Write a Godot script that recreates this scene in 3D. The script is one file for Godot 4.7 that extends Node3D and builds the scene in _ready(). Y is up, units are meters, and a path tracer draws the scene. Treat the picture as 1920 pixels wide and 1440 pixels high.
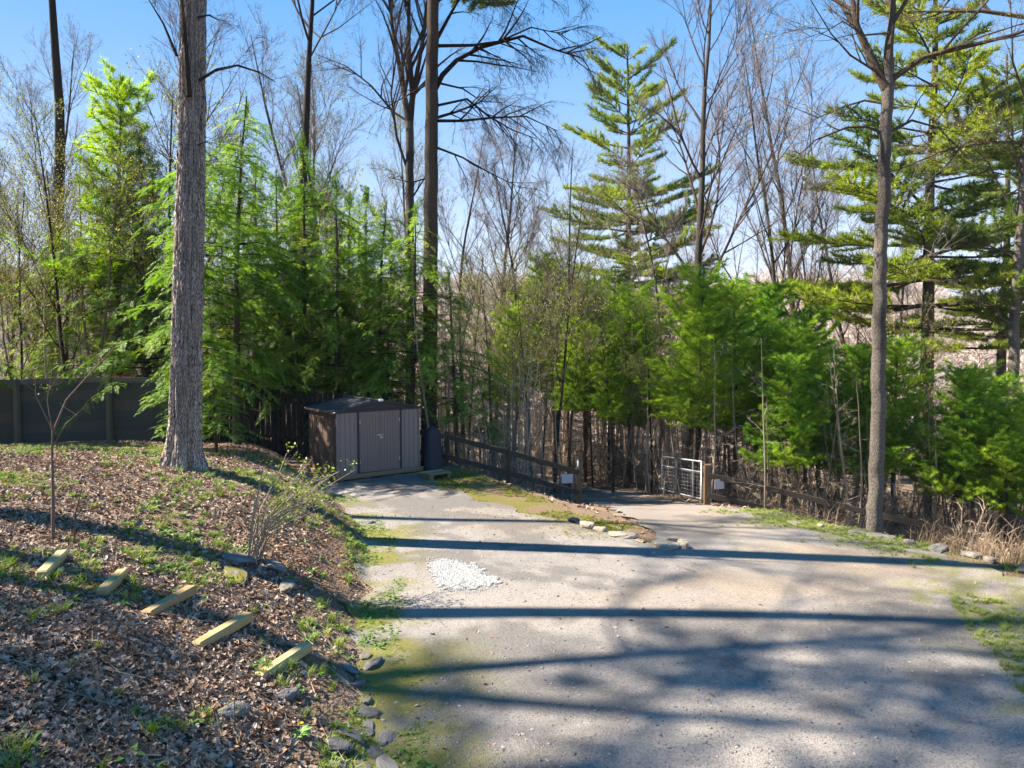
extends Node3D
# A gravel drive with a metal garden shed, a wooded valley behind it, early spring. x right, y up, -z away from the camera; d = -z.

var R := RandomNumberGenerator.new()
var nz := FastNoiseLite.new()
var nf := FastNoiseLite.new()
var M := {}
var taken := {}

# left and right edge of the drive, x by distance d
const EDGE_L := [[-20, -0.6], [2, -0.75], [5.26, -1.05], [6.13, -1.26], [7.6, -1.7], [9.3, -1.9], [12, -2.5], [14, -3.4], [15.8, -4.25], [17.5, -5.3], [20, -6.4], [30, -8.0]]
const EDGE_R := [[-20, 10.5], [2, 9.8], [6, 8.6], [9.64, 7.1], [10.4, 6.6], [10.9, 6.2], [12.9, 5.25], [14.8, 4.95], [18.5, 5.0], [22, 4.9], [24, 4.3], [27, 3.0], [60, 3.0]]
# where the raised ground ends and the lower ground with the road begins, d by x
# where grass begins to creep over the stone on the right
const VERGE := [[2, 4.5], [6, 4.8], [7.75, 5.3], [8.9, 5.75], [9.64, 6.3], [10.4, 6.3], [12.9, 5.2], [20, 5.0]]
const BANK := [[-60, 16.5], [-13.5, 20.2], [-8, 21.2], [-5, 20.8], [-1.8, 19.0], [-0.6, 16.6], [0.6, 14.4], [1.23, 12.75], [2.5, 11.1], [3.4, 9.5], [60, 9.0]]
const LOW := [[0, 0.0], [11, 0.0], [14.8, -0.3], [18.5, -1.0], [22, -1.45], [26, -1.8], [40, -3.2], [55, -4.4], [400, -5.0]]
const HILL := [[-20, 2.3], [2, 2.1], [6, 1.9], [11, 1.42], [12.5, 1.36], [16, 0.85], [19, 0.5], [24, 0.4], [40, 0.0]]


# ------------------------------------------------------------------ small tools
func tab(t: Array, x: float) -> float:
	var n := t.size()
	if x <= t[0][0]:
		return t[0][1]
	for i in range(1, n):
		if x < t[i][0]:
			return lerpf(t[i - 1][1], t[i][1], (x - t[i - 1][0]) / (t[i][0] - t[i - 1][0]))
	return t[n - 1][1]


func high(x: float, z: float) -> float:
	var d := -z
	var s := maxf(0.0, tab(EDGE_L, d) - x)
	var a := tab(HILL, d)
	var k := lerpf(0.5, 0.8, smoothstep(8.0, 12.0, d))
	var up := a * (1.0 - exp(-s * k / maxf(a, 0.1)))
	if s > 0.0:
		up += (nz.get_noise_2d(x * 3.0, z * 3.0) * 0.10 + nf.get_noise_2d(x * 9.0, z * 9.0) * 0.02) * smoothstep(0.0, 1.0, s)
	up *= 1.0 - 0.2 * smoothstep(8.0, 20.0, s)
	var past := (d - tab(BANK, x)) * 0.55
	if past > 0.0 or d > 11.0:
		var low := tab(LOW, d)
		var e := x - tab(EDGE_R, d) - 0.7
		if e > 0.0:
			low -= 2.4 * (1.0 - exp(-e * 0.2))
		if past > 4.0:
			low += nz.get_noise_2d(x * 1.2, z * 1.2) * 0.35 * smoothstep(4.0, 8.0, past)
		# the wooded ridge across the valley, lower towards the right
		if d > 48.0:
			var turn := x / d
			var crest := 13.0 - 9.0 * smoothstep(0.52, 0.75, turn) + 1.6 * nz.get_noise_2d(turn * 60.0, 7.0)
			low += crest * smoothstep(50.0, 180.0, d) + 5.0 * smoothstep(55.0, 110.0, d) * smoothstep(0.18, 0.42, turn) * smoothstep(0.72, 0.5, turn) * smoothstep(170.0, 120.0, d) - 6.0 * smoothstep(215.0, 420.0, d)
		return lerpf(up, low, smoothstep(0.0, 2.6, past))
	var e2 := x - tab(EDGE_R, d) - 0.7
	if e2 > 0.0:
		up -= 2.4 * (1.0 - exp(-e2 * 0.2))
	return up


func lin(r: float, g: float, b: float) -> Color:
	return Color(r, g, b).linear_to_srgb()


func numbered(called: String) -> String:
	var n: int = taken.get(called, 0)
	taken[called] = n + 1
	return called if n == 0 else "%s_%03d" % [called, n]


func tag(o: Node, label: String, category: String, group := "") -> void:
	o.set_meta("label", label)
	o.set_meta("category", category)
	o.set_meta("kind", "thing")
	if group:
		o.set_meta("group", group)


func thing(called: String, label: String, category: String, at := Vector3.ZERO, turn := 0.0, group := "") -> Node3D:
	var o := Node3D.new()
	o.name = numbered(called)
	add_child(o)
	o.position = at
	o.rotation.y = turn
	tag(o, label, category, group)
	return o


func part(parent: Node, called: String, mesh: Mesh, mat: Material = null) -> MeshInstance3D:
	var o := MeshInstance3D.new()
	o.name = called
	o.mesh = mesh
	if mat:
		o.material_override = mat
	parent.add_child(o, true)
	return o


func setting(called: String, mesh: Mesh, mat: Material, kind := "structure") -> MeshInstance3D:
	var o := part(self, numbered(called), mesh, mat)
	o.set_meta("kind", kind)
	return o


func place(proto: Node3D, label: String, at: Vector3, size: float, turn: float, group := "", lean := Vector2.ZERO, wide := 1.0) -> Node3D:
	var o: Node3D = proto.duplicate()
	o.name = numbered(proto.name)
	add_child(o)
	o.transform = Transform3D(Basis.from_euler(Vector3(lean.y, 0, -lean.x)) * Basis(Vector3.UP, turn) * Basis.from_scale(Vector3(size * wide, size, size * wide)), at)
	o.set_meta("label", label)
	o.set_meta("kind", "thing")
	if group:
		o.set_meta("group", group)
	return o


func ground(x: float, z: float, sink := 0.0) -> Vector3:
	return Vector3(x, high(x, z) - sink, z)


# ------------------------------------------------------------------ mesh builders
class Flakes:  # loose flat triangles: leaves, needles, twigs, chips
	var v := PackedVector3Array()
	var c := PackedColorArray()

	func tri(a: Vector3, b: Vector3, d: Vector3, k := Color.WHITE) -> void:
		v.push_back(a)
		v.push_back(b)
		v.push_back(d)
		c.push_back(k)
		c.push_back(k)
		c.push_back(k)

	func kite(a: Vector3, b: Vector3, side: Vector3, k := Color.WHITE, at := 0.42) -> void:
		var m := a.lerp(b, at)
		tri(a, m + side, b, k)
		tri(a, b, m - side, k)

	func spike(a: Vector3, b: Vector3, r: float, k := Color.WHITE) -> void:
		var t := (b - a).normalized()
		var x := t.cross(Vector3(0.31, 0.52, 0.79)).normalized() * r
		var y := t.cross(x)
		var p := a + x
		var q := a - x * 0.5 + y * 0.87
		var s := a - x * 0.5 - y * 0.87
		tri(p, b, q, k)
		tri(q, b, s, k)
		tri(s, b, p, k)

	func add(o: Flakes, t: Transform3D, k: Color) -> void:
		v.append_array(t * o.v)
		var f := PackedColorArray()
		f.resize(o.v.size())
		f.fill(k)
		c.append_array(f)

	func into(m: ArrayMesh, mat: Material) -> void:
		if v.is_empty():
			return
		var a := []
		a.resize(Mesh.ARRAY_MAX)
		a[Mesh.ARRAY_VERTEX] = v
		a[Mesh.ARRAY_COLOR] = c
		m.add_surface_from_arrays(Mesh.PRIMITIVE_TRIANGLES, a)
		m.surface_set_material(m.get_surface_count() - 1, mat)


class Wood:  # smooth tubes and sheets with normals and uv in metres
	var v := PackedVector3Array()
	var n := PackedVector3Array()
	var uv := PackedVector2Array()
	var c := PackedColorArray()
	var ix := PackedInt32Array()

	func tube(p: PackedVector3Array, r: PackedFloat32Array, sides: int, k := Color.WHITE, cap := false) -> void:
		var base := v.size()
		var m := p.size()
		var x := Vector3.ZERO
		var along := 0.0
		var round := TAU * r[0]
		for i in m:
			var t := (p[mini(i + 1, m - 1)] - p[maxi(i - 1, 0)]).normalized()
			if i == 0:
				x = t.cross(Vector3(0.31, 0.2, 0.93)).normalized()
			else:
				x = (x - t * x.dot(t)).normalized()
				along += p[i].distance_to(p[i - 1])
			var y := t.cross(x)
			for j in sides + 1:
				var a := TAU * j / sides
				var d := x * cos(a) + y * sin(a)
				v.push_back(p[i] + d * r[i])
				n.push_back(d)
				uv.push_back(Vector2(round * j / sides, along))
				c.push_back(k)
		strip(base, m, sides + 1)
		if cap:
			for e in 2:
				var i := 0 if e == 0 else m - 1
				var t := (p[1] - p[0]).normalized() * -1.0 if e == 0 else (p[m - 1] - p[m - 2]).normalized()
				var b := v.size()
				v.push_back(p[i])
				n.push_back(t)
				uv.push_back(Vector2.ZERO)
				c.push_back(k)
				for j in sides + 1:
					v.push_back(v[base + i * (sides + 1) + j])
					n.push_back(t)
					uv.push_back(Vector2.ZERO)
					c.push_back(k)
				for j in sides:
					ix.append_array([b, b + 1 + j, b + 2 + j] if e == 0 else [b, b + 2 + j, b + 1 + j])

	func strip(base: int, rows: int, cols: int) -> void:
		for i in rows - 1:
			for j in cols - 1:
				var a := base + i * cols + j
				var e := a + cols
				ix.append_array([a, e, e + 1, a, e + 1, a + 1])

	func into(m: ArrayMesh, mat: Material) -> void:
		if v.is_empty():
			return
		var a := []
		a.resize(Mesh.ARRAY_MAX)
		a[Mesh.ARRAY_VERTEX] = v
		a[Mesh.ARRAY_NORMAL] = n
		a[Mesh.ARRAY_TEX_UV] = uv
		a[Mesh.ARRAY_COLOR] = c
		a[Mesh.ARRAY_INDEX] = ix
		m.add_surface_from_arrays(Mesh.PRIMITIVE_TRIANGLES, a)
		m.surface_set_material(m.get_surface_count() - 1, mat)


func made(w: Wood, wm: Material, f: Flakes = null, fm: Material = null) -> ArrayMesh:
	var m := ArrayMesh.new()
	if w:
		w.into(m, wm)
	if f:
		f.into(m, fm)
	return m


func box(size: Vector3, at := Vector3.ZERO, bevel := 0.006) -> ArrayMesh:
	# a box with chamfered edges, flat shaded
	var h := size * 0.5
	var b := minf(bevel, minf(h.x, minf(h.y, h.z)) * 0.4)
	var f := Flakes.new()
	var ax := [Vector3.RIGHT, Vector3.UP, Vector3.BACK]
	var corner := func(s: Vector3, face: int) -> Vector3:
		var p := Vector3(s.x * (h.x - b), s.y * (h.y - b), s.z * (h.z - b))
		p[face] = s[face] * h[face]
		return p + at
	for a in 3:
		var u := (a + 1) % 3
		var w := (a + 2) % 3
		for s in [-1.0, 1.0]:
			var q := []
			for k in [[-1, -1], [1, -1], [1, 1], [-1, 1]]:
				var e := Vector3.ZERO
				e[a] = s
				e[u] = k[0]
				e[w] = k[1]
				q.append(corner.call(e, a))
			if s > 0:
				f.tri(q[0], q[2], q[1])
				f.tri(q[0], q[3], q[2])
			else:
				f.tri(q[0], q[1], q[2])
				f.tri(q[0], q[2], q[3])
			# the chamfer between this face and the next axis' face
			for t in [-1.0, 1.0]:
				var e0 := Vector3.ZERO
				e0[a] = s
				e0[u] = t
				e0[w] = -1
				var e1 := e0
				e1[w] = 1
				var p0: Vector3 = corner.call(e0, a)
				var p1: Vector3 = corner.call(e1, a)
				var p2: Vector3 = corner.call(e1, u)
				var p3: Vector3 = corner.call(e0, u)
				if s * t > 0:
					f.tri(p0, p1, p2)
					f.tri(p0, p2, p3)
				else:
					f.tri(p0, p2, p1)
					f.tri(p0, p3, p2)
	for sx in [-1.0, 1.0]:
		for sy in [-1.0, 1.0]:
			for sz in [-1.0, 1.0]:
				var e := Vector3(sx, sy, sz)
				f.tri(corner.call(e, 0), corner.call(e, 1), corner.call(e, 2))
	return made(null, null, f, null)


func bar(a: Vector3, b: Vector3, wide: float, thick: float, up := Vector3.UP) -> ArrayMesh:
	# a chamfered plank from a to b, baked in place
	var l := a.distance_to(b)
	var x := (b - a).normalized()
	var z := x.cross(up).normalized()
	var y := z.cross(x)
	var m := box(Vector3(l, wide, thick))
	var arr := m.surface_get_arrays(0)
	arr[Mesh.ARRAY_VERTEX] = Transform3D(Basis(x, y, z), (a + b) * 0.5) * (arr[Mesh.ARRAY_VERTEX] as PackedVector3Array)
	var o := ArrayMesh.new()
	o.add_surface_from_arrays(Mesh.PRIMITIVE_TRIANGLES, arr)
	return o


func pipe(points: Array, r: float, sides := 8) -> ArrayMesh:
	var w := Wood.new()
	var rr := PackedFloat32Array()
	rr.resize(points.size())
	rr.fill(r)
	w.tube(PackedVector3Array(points), rr, sides, Color.WHITE, true)
	return made(w, null)


func scatter(called: String, meshes: Array, mats: Array, spots: Array, tints: Array, parent: Node = self) -> void:
	# spots[k], tints[k] belong to meshes[k]; one MultiMesh for each
	for k in meshes.size():
		var mm := MultiMesh.new()
		mm.transform_format = MultiMesh.TRANSFORM_3D
		mm.use_colors = true
		mm.mesh = meshes[k]
		mm.instance_count = spots[k].size()
		for i in spots[k].size():
			mm.set_instance_transform(i, spots[k][i])
			mm.set_instance_color(i, tints[k][i])
		var o := MultiMeshInstance3D.new()
		o.name = numbered(called)
		o.multimesh = mm
		o.material_override = mats[k]
		o.set_meta("kind", "stuff")
		parent.add_child(o, true)


# ------------------------------------------------------------------ materials
func ramp(stops: Array) -> Gradient:
	var g := Gradient.new()
	var o := PackedFloat32Array()
	var c := PackedColorArray()
	for s in stops:
		o.push_back(s[0])
		c.push_back(lin(s[1], s[2], s[3]))
	g.offsets = o
	g.colors = c
	return g


func noise_tex(kind: int, freq: float, stops: Array, size := 512, octaves := 4, cell := -1, number := 1) -> NoiseTexture2D:
	var f := FastNoiseLite.new()
	f.seed = number
	f.noise_type = kind
	f.frequency = freq
	f.fractal_octaves = octaves
	if octaves == 1:
		f.fractal_type = FastNoiseLite.FRACTAL_NONE
	if cell >= 0:
		f.cellular_return_type = cell
	var t := NoiseTexture2D.new()
	t.width = size
	t.height = size
	t.seamless = true
	t.noise = f
	if stops:
		t.color_ramp = ramp(stops)
	return t


func plain(r: float, g: float, b: float, rough := 0.85, metal := 0.0) -> StandardMaterial3D:
	var m := StandardMaterial3D.new()
	m.albedo_color = lin(r, g, b)
	m.roughness = rough
	m.metallic = metal
	m.metallic_specular = 0.35
	return m


func tinted(rough := 0.8, through := Color.BLACK) -> StandardMaterial3D:
	var m := plain(0.7, 0.7, 0.7, rough)
	m.vertex_color_use_as_albedo = true
	if through != Color.BLACK:
		m.backlight_enabled = true
		m.backlight = through
	return m


func textured(m: StandardMaterial3D, tex: Texture2D, bump: Texture2D, depth: float, scale: Vector3, planar := true) -> StandardMaterial3D:
	m.albedo_texture = tex
	if bump:
		m.heightmap_enabled = true
		m.heightmap_texture = bump
		m.heightmap_scale = depth
	m.uv1_scale = scale
	if planar:
		m.uv1_triplanar = true
		m.uv1_world_triplanar = true
	return m


func materials() -> void:
	var S := FastNoiseLite.TYPE_SIMPLEX_SMOOTH
	var C := FastNoiseLite.TYPE_CELLULAR
	var bark := noise_tex(S, 0.03, [[0.0, 0.15, 0.14, 0.13], [0.4, 0.5, 0.48, 0.46], [0.58, 1.0, 0.98, 0.95], [1.0, 1, 1, 1]], 512, 5, -1, 3)
	var barkh := noise_tex(S, 0.03, [], 512, 5, -1, 3)
	var chips := noise_tex(C, 0.16, [[0.0, 0.66, 0.645, 0.64], [0.4, 0.85, 0.83, 0.82], [0.7, 0.97, 0.95, 0.93], [1.0, 1, 1, 1]], 1024, 1, FastNoiseLite.RETURN_CELL_VALUE, 5)
	var chiph := noise_tex(C, 0.16, [], 1024, 2, FastNoiseLite.RETURN_DISTANCE, 5)
	var crumb := noise_tex(S, 0.05, [[0.0, 0.4, 0.38, 0.36], [0.5, 0.8, 0.78, 0.75], [1.0, 1, 1, 1]], 1024, 6, -1, 9)
	var crumbh := noise_tex(S, 0.05, [], 1024, 6, -1, 9)
	var grain := noise_tex(S, 0.02, [[0.0, 0.6, 0.55, 0.5], [0.5, 0.88, 0.86, 0.82], [1.0, 1, 1, 1]], 512, 5, -1, 12)
	M.drive = textured(tinted(0.95), chips, chiph, 0.7, Vector3.ONE * 0.42)
	M.soil = textured(tinted(0.97), crumb, crumbh, 2.5, Vector3.ONE * 0.45)
	for b in [["bark_grey", 0.24, 0.205, 0.175], ["bark_pale", 0.46, 0.40, 0.345], ["bark_dark", 0.12, 0.095, 0.075], ["bark_brown", 0.25, 0.19, 0.145]]:
		var m := textured(tinted(0.95), bark, barkh, 5.0, Vector3(5.0, 0.9, 1), false)
		m.albedo_color = lin(b[1] * 0.75, b[2] * 0.75, b[3] * 0.75)
		M[b[0]] = m
	M.twig = tinted(0.85)
	M.needle = tinted(0.6, lin(0.9, 1.0, 0.3))
	M.leaf = tinted(0.65, lin(0.5, 0.55, 0.2))
	M.litter = tinted(0.85, lin(0.12, 0.09, 0.06))
	M.stone = textured(tinted(0.9), crumb, crumbh, 0.8, Vector3.ONE * 1.6)
	M.pebble = tinted(0.9)
	for b in [["timber_new", 0.56, 0.42, 0.20], ["timber_tan", 0.52, 0.34, 0.17], ["timber_pale", 0.56, 0.47, 0.24], ["timber_old", 0.30, 0.22, 0.13], ["timber_dark", 0.085, 0.07, 0.055], ["timber_black", 0.035, 0.03, 0.026], ["timber_grey", 0.24, 0.20, 0.155], ["timber_red", 0.45, 0.13, 0.05]]:
		var m := plain(b[1] * 0.75, b[2] * 0.75, b[3] * 0.75, 0.85)
		textured(m, grain, grain, 0.35, Vector3(2.0, 14.0, 14.0))
		m.uv1_world_triplanar = false
		M[b[0]] = m
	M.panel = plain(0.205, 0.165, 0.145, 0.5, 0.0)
	M.panel_brown_shaded = plain(0.10, 0.068, 0.055, 0.5, 0.0)  # side-wall brown with the tree shade darkened into the colour
	M.trim = plain(0.03, 0.031, 0.036, 0.45)
	M.roof = textured(plain(0.045, 0.046, 0.05, 0.6), noise_tex(S, 0.02, [[0.0, 0.6, 0.6, 0.6], [1.0, 1, 1, 1]], 256, 4, -1, 4), null, 0, Vector3.ONE * 0.8)
	M.white = plain(0.75, 0.75, 0.75, 0.4)
	M.zinc = plain(0.42, 0.43, 0.45, 0.5, 0.7)
	M.steel = plain(0.55, 0.54, 0.52, 0.35, 0.9)
	M.sign = plain(0.36, 0.36, 0.40, 0.5)
	M.cover = plain(0.02, 0.022, 0.032, 0.6)
	M.fence_green = textured(plain(0.088, 0.092, 0.08, 0.9), grain, grain, 0.4, Vector3(1.0, 9.0, 9.0))


# ------------------------------------------------------------------ ground
func lines(stops: Array) -> PackedFloat32Array:
	# [from, to, step] pieces, then a step that grows by a factor up to a limit
	var o := PackedFloat32Array()
	for s in stops:
		var t: float = s[0]
		var step: float = s[2]
		while t < s[1] - 0.0001:
			o.push_back(t)
			t += step
			step *= s[3]
	o.push_back(stops[-1][1])
	return o


func sheet(xs: PackedVector2Array, ds: PackedFloat32Array, cols: int, lift: float, paint: Callable, ends := false) -> ArrayMesh:
	# rows at ds; row i runs from x = xs[i].x to xs[i].y
	var w := Wood.new()
	for i in ds.size():
		for j in cols:
			var x := lerpf(xs[i].x, xs[i].y, float(j) / (cols - 1))
			w.v.push_back(Vector3(x, high(x, -ds[i]) + lift - (0.016 * smoothstep(12.75, 13.25, ds[i]) if ends else 0.0), -ds[i]))
			w.c.push_back(paint.call(x, ds[i]))
			w.uv.push_back(Vector2(x, ds[i]))
	w.n.resize(w.v.size())
	for i in ds.size():
		for j in cols:
			var k := i * cols + j
			var a := w.v[i * cols + mini(j + 1, cols - 1)] - w.v[i * cols + maxi(j - 1, 0)]
			var b := w.v[mini(i + 1, ds.size() - 1) * cols + j] - w.v[maxi(i - 1, 0) * cols + j]
			w.n[k] = a.cross(b).normalized()
	w.strip(0, ds.size(), cols)
	return made(w, null)


func soil_paint(x: float, d: float) -> Color:
	var a := nz.get_noise_2d(x * 4.0, d * 4.0)
	var b := nf.get_noise_2d(x * 7.0, d * 7.0)
	var c := Color(0.22, 0.15, 0.10).lerp(Color(0.33, 0.23, 0.16), clampf(0.5 + a + b * 0.5, 0, 1))
	if d > tab(BANK, x) + 2.0:
		c = c.lerp(Color(0.42, 0.31, 0.21), 0.6)
	if d > 45.0:
		return c.lerp(Color(0.36, 0.285, 0.225), 0.7)
	# bare orange clay in the cut bank beside the pad
	if d > 8.0 and d < 15.0:
		var s := tab(EDGE_L, d) - x
		c = c.lerp(Color(0.36, 0.2, 0.10), 0.75 * smoothstep(0.9, 0.2, absf(s - 0.55)) * clampf(0.6 + b * 2.0, 0, 1))
	# moss and short grass on the strip between the pad and the rail fence
	if d > 11.5 and d < 18.2:
		var e := tab(BANK, x) - d
		var m := smoothstep(-1.2, 0.0, e) * smoothstep(0.0, 0.4, x - tab(EDGE_L, d)) * clampf(0.75 + a * 1.5 + b, 0, 1)
		c = c.lerp(Color(0.22, 0.2, 0.05), m * clampf(0.5 + b * 2.0, 0.15, 1))
	# green verge along the far edge of the drive
	var r := x - tab(EDGE_R, d)
	if r > -0.6 and r < 2.5 and d < 14.0:
		c = c.lerp(Color(0.3, 0.27, 0.12), clampf(0.6 + b, 0, 1) * smoothstep(2.5, 0.5, r))
	return c


func drive_paint(x: float, d: float) -> Color:
	var a := nz.get_noise_2d(x * 2.2 + 40.0, d * 4.0)
	var b := nf.get_noise_2d(x * 6.0, d * 8.0)
	var e := nf.get_noise_2d(x * 25.0, d * 25.0)
	var c := Color(0.335, 0.307, 0.282).lerp(Color(0.265, 0.247, 0.232), clampf(0.5 + a * 1.2 + e * 0.5, 0, 1))
	# sandy tan where the stone is worn thin
	var sand := smoothstep(0.0, 0.35, nz.get_noise_2d(x * 2.0 - 9.0, d * 3.2 + 31.0) + 0.12) * smoothstep(7.5, 9.5, d)
	c = c.lerp(Color(0.34, 0.265, 0.185), 0.65 * sand * clampf(0.8 + b, 0, 1))
	# rusty earth near the shed and past the gate
	c = c.lerp(Color(0.27, 0.18, 0.11), 0.6 * smoothstep(14.0, 16.5, d) * clampf(0.5 + b * 2.0, 0, 1))
	# darker grey patches, more of them in the near part
	var patchy := smoothstep(0.0, 0.3, a + 0.7 * b + 0.3 * e + 0.2 * smoothstep(9.0, 6.5, d))
	c = c.lerp(Color(0.16, 0.152, 0.145), 0.75 * patchy)
	# moss creeping in from both sides
	var s := x - tab(EDGE_L, d)
	var reach := 1.35 + nf.get_noise_2d(d * 3.0, 5.0) * 0.6 + 0.25 * smoothstep(9.0, 6.0, d)
	var moss := smoothstep(reach, reach * 0.2, s) * clampf(0.62 + b * 1.6 + e * 0.8, 0, 1)
	if d > 12.5:
		moss *= smoothstep(16.5, 13.0, d)
	c = c.lerp(Color(0.20, 0.19, 0.03), 0.9 * moss)
	var r := tab(VERGE, d) - x
	if d < 13.5:
		c = c.lerp(Color(0.22, 0.22, 0.06), 0.75 * smoothstep(0.9, -0.2, r + b * 1.5) * clampf(0.6 + e * 2.0, 0, 1))
	return c


func build_ground() -> void:
	var ds := lines([[-40, 2, 3.0, 1.0], [2, 20, 0.11, 1.0], [20, 60, 0.5, 1.02], [60, 620, 3.0, 1.05]])
	var xl := lines([[-12, -0.2, 0.12, 1.0]])
	var xs := PackedFloat32Array()
	for t in lines([[0, 500, 1.0, 1.12]]):
		xs.push_back(-12.1 - t)
	xs.reverse()
	xs.append_array(lines([[-12, 9, 0.12, 1.0]]))
	for t in lines([[0, 500, 0.5, 1.12]]):
		xs.push_back(9.3 + t)
	var w := Wood.new()
	var cols := xs.size()
	for d in ds:
		for x in xs:
			var y := high(x, -d)
			# keep the soil under the sheets of stone
			w.v.push_back(Vector3(x, y, -d))
			w.c.push_back(soil_paint(x, d))
			w.uv.push_back(Vector2(x, d))
	w.n.resize(w.v.size())
	for i in ds.size():
		for j in cols:
			var a := w.v[i * cols + mini(j + 1, cols - 1)] - w.v[i * cols + maxi(j - 1, 0)]
			var b := w.v[mini(i + 1, ds.size() - 1) * cols + j] - w.v[maxi(i - 1, 0) * cols + j]
			w.n[i * cols + j] = a.cross(b).normalized()
	w.strip(0, ds.size(), cols)
	setting("ground", made(w, null), M.soil)

	var rows := lines([[1.0, 13.3, 0.09, 1.0]])
	var span := PackedVector2Array()
	for d in rows:
		var l := tab(EDGE_L, d) - 0.08 + nf.get_noise_2d(d * 14.0, 1.0) * 0.22
		var r := tab(EDGE_R, d) + nf.get_noise_2d(d * 10.0, 60.0) * 0.3
		if d > 9.4:
			r = lerpf(r, tab([[10.6, 2.75], [11.2, 2.3], [12.5, 1.15], [13.3, 0.45]], d), smoothstep(9.4, 10.8, d))
		span.push_back(Vector2(l, r))
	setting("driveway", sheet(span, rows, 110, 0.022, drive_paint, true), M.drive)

	rows = lines([[12.7, 18.0, 0.09, 1.0]])
	span = PackedVector2Array()
	for d in rows:
		var l := tab(EDGE_L, d) + nf.get_noise_2d(d * 14.0, 1.0) * 0.22
		var r := tab([[12.6, 0.95], [13.6, 0.2], [15, -0.95], [15.8, -1.5], [17, -2.0], [18, -2.4]], d) + nf.get_noise_2d(d * 12.0, 90.0) * 0.35
		span.push_back(Vector2(l, r))
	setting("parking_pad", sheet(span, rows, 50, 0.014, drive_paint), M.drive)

	# the road that leaves the drive, passes the gate and bends away to the left
	var mid := Curve3D.new()
	for p in [[4.6, 8.6], [4.3, 10.5], [3.9, 13], [3.55, 16], [3.4, 18.6], [3.0, 21], [1.6, 23.8], [-1.5, 26.2], [-6, 28], [-14, 30]]:
		mid.add_point(Vector3(p[0], 0, -p[1]))
	var pts := PackedVector3Array()
	var long := mid.get_baked_length()
	var w2 := Wood.new()
	var n := 190
	var cs := 26
	for i in n:
		var p := mid.sample_baked(long * i / (n - 1))
		var q := mid.sample_baked(minf(long, long * i / (n - 1) + 0.3)) - mid.sample_baked(maxf(0.0, long * i / (n - 1) - 0.3))
		var side := Vector3(-q.z, 0, q.x).normalized()
		var half := lerpf(2.2, 1.45, smoothstep(10.0, 17.0, -p.z))
		var jl := nf.get_noise_2d(i * 2.0, 3.0) * 0.3
		var jr := nf.get_noise_2d(i * 2.0, 33.0) * 0.3
		for j in cs:
			var t := lerpf(-half - jl, half + jr, float(j) / (cs - 1))
			if -p.z < 13.5 and t < 0:
				t *= 0.85
			var u := p + side * t
			w2.v.push_back(Vector3(u.x, high(u.x, u.z) + 0.010 + 0.02 * smoothstep(8.7, 9.6, -p.z), u.z))
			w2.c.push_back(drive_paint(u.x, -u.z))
			w2.uv.push_back(Vector2(t, long * i / n))
			w2.n.push_back(Vector3.UP)
	for i in n:
		for j in cs:
			var a := w2.v[i * cs + mini(j + 1, cs - 1)] - w2.v[i * cs + maxi(j - 1, 0)]
			var b := w2.v[mini(i + 1, n - 1) * cs + j] - w2.v[maxi(i - 1, 0) * cs + j]
			w2.n[i * cs + j] = a.cross(b).normalized()
	w2.strip(0, n, cs)
	setting("access_road", made(w2, null), M.drive)


func in_road(x: float, d: float) -> bool:
	if d < 9.0:
		return false
	var c := tab([[8.6, 4.6], [10.5, 4.3], [13, 3.9], [16, 3.55], [18.6, 3.4], [21, 3.0], [23.8, 1.6], [26.2, -1.5], [28, -6.0], [30, -14.0]], d)
	return absf(x - c) < 1.6 + maxf(0.0, d - 22.0) * 0.4


func in_drive(x: float, d: float) -> bool:
	if x < tab(EDGE_L, d):
		return false
	if d < 12.0:
		return x < tab(EDGE_R, d)
	return x < tab([[12.6, 0.95], [13.6, 0.2], [15, -0.95], [15.8, -1.5], [17, -2.0], [18, -2.4]], d) and d < 18.0


# ------------------------------------------------------------------ what lies on the ground
func dead_leaf(k: int) -> ArrayMesh:
	# a curled, lobed dry leaf about one unit long
	var r := RandomNumberGenerator.new()
	r.seed = 70 + k
	var rim := []
	var n := 9
	for i in n:
		var a := TAU * i / n
		var out: float = 0.5 * (1.0 if i % 2 == 0 else [0.62, 0.8, 0.9][k % 3]) * r.randf_range(0.8, 1.1)
		var p := Vector3(cos(a) * out, 0, sin(a) * out * [0.75, 0.62, 0.5][k % 3])
		p.y = 0.9 * p.z * p.z + 0.45 * p.x * p.x * signf(r.randf() - 0.3) + r.randf_range(-0.06, 0.08)
		rim.append(p)
	var f := Flakes.new()
	for i in n:
		f.tri(Vector3(0, -0.02, 0), rim[i], rim[(i + 1) % n])
	f.kite(Vector3(0.45, 0.02, 0), Vector3(0.85, 0.08, 0.05), Vector3(0, 0, 0.02))
	return made(null, null, f, null)


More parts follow.
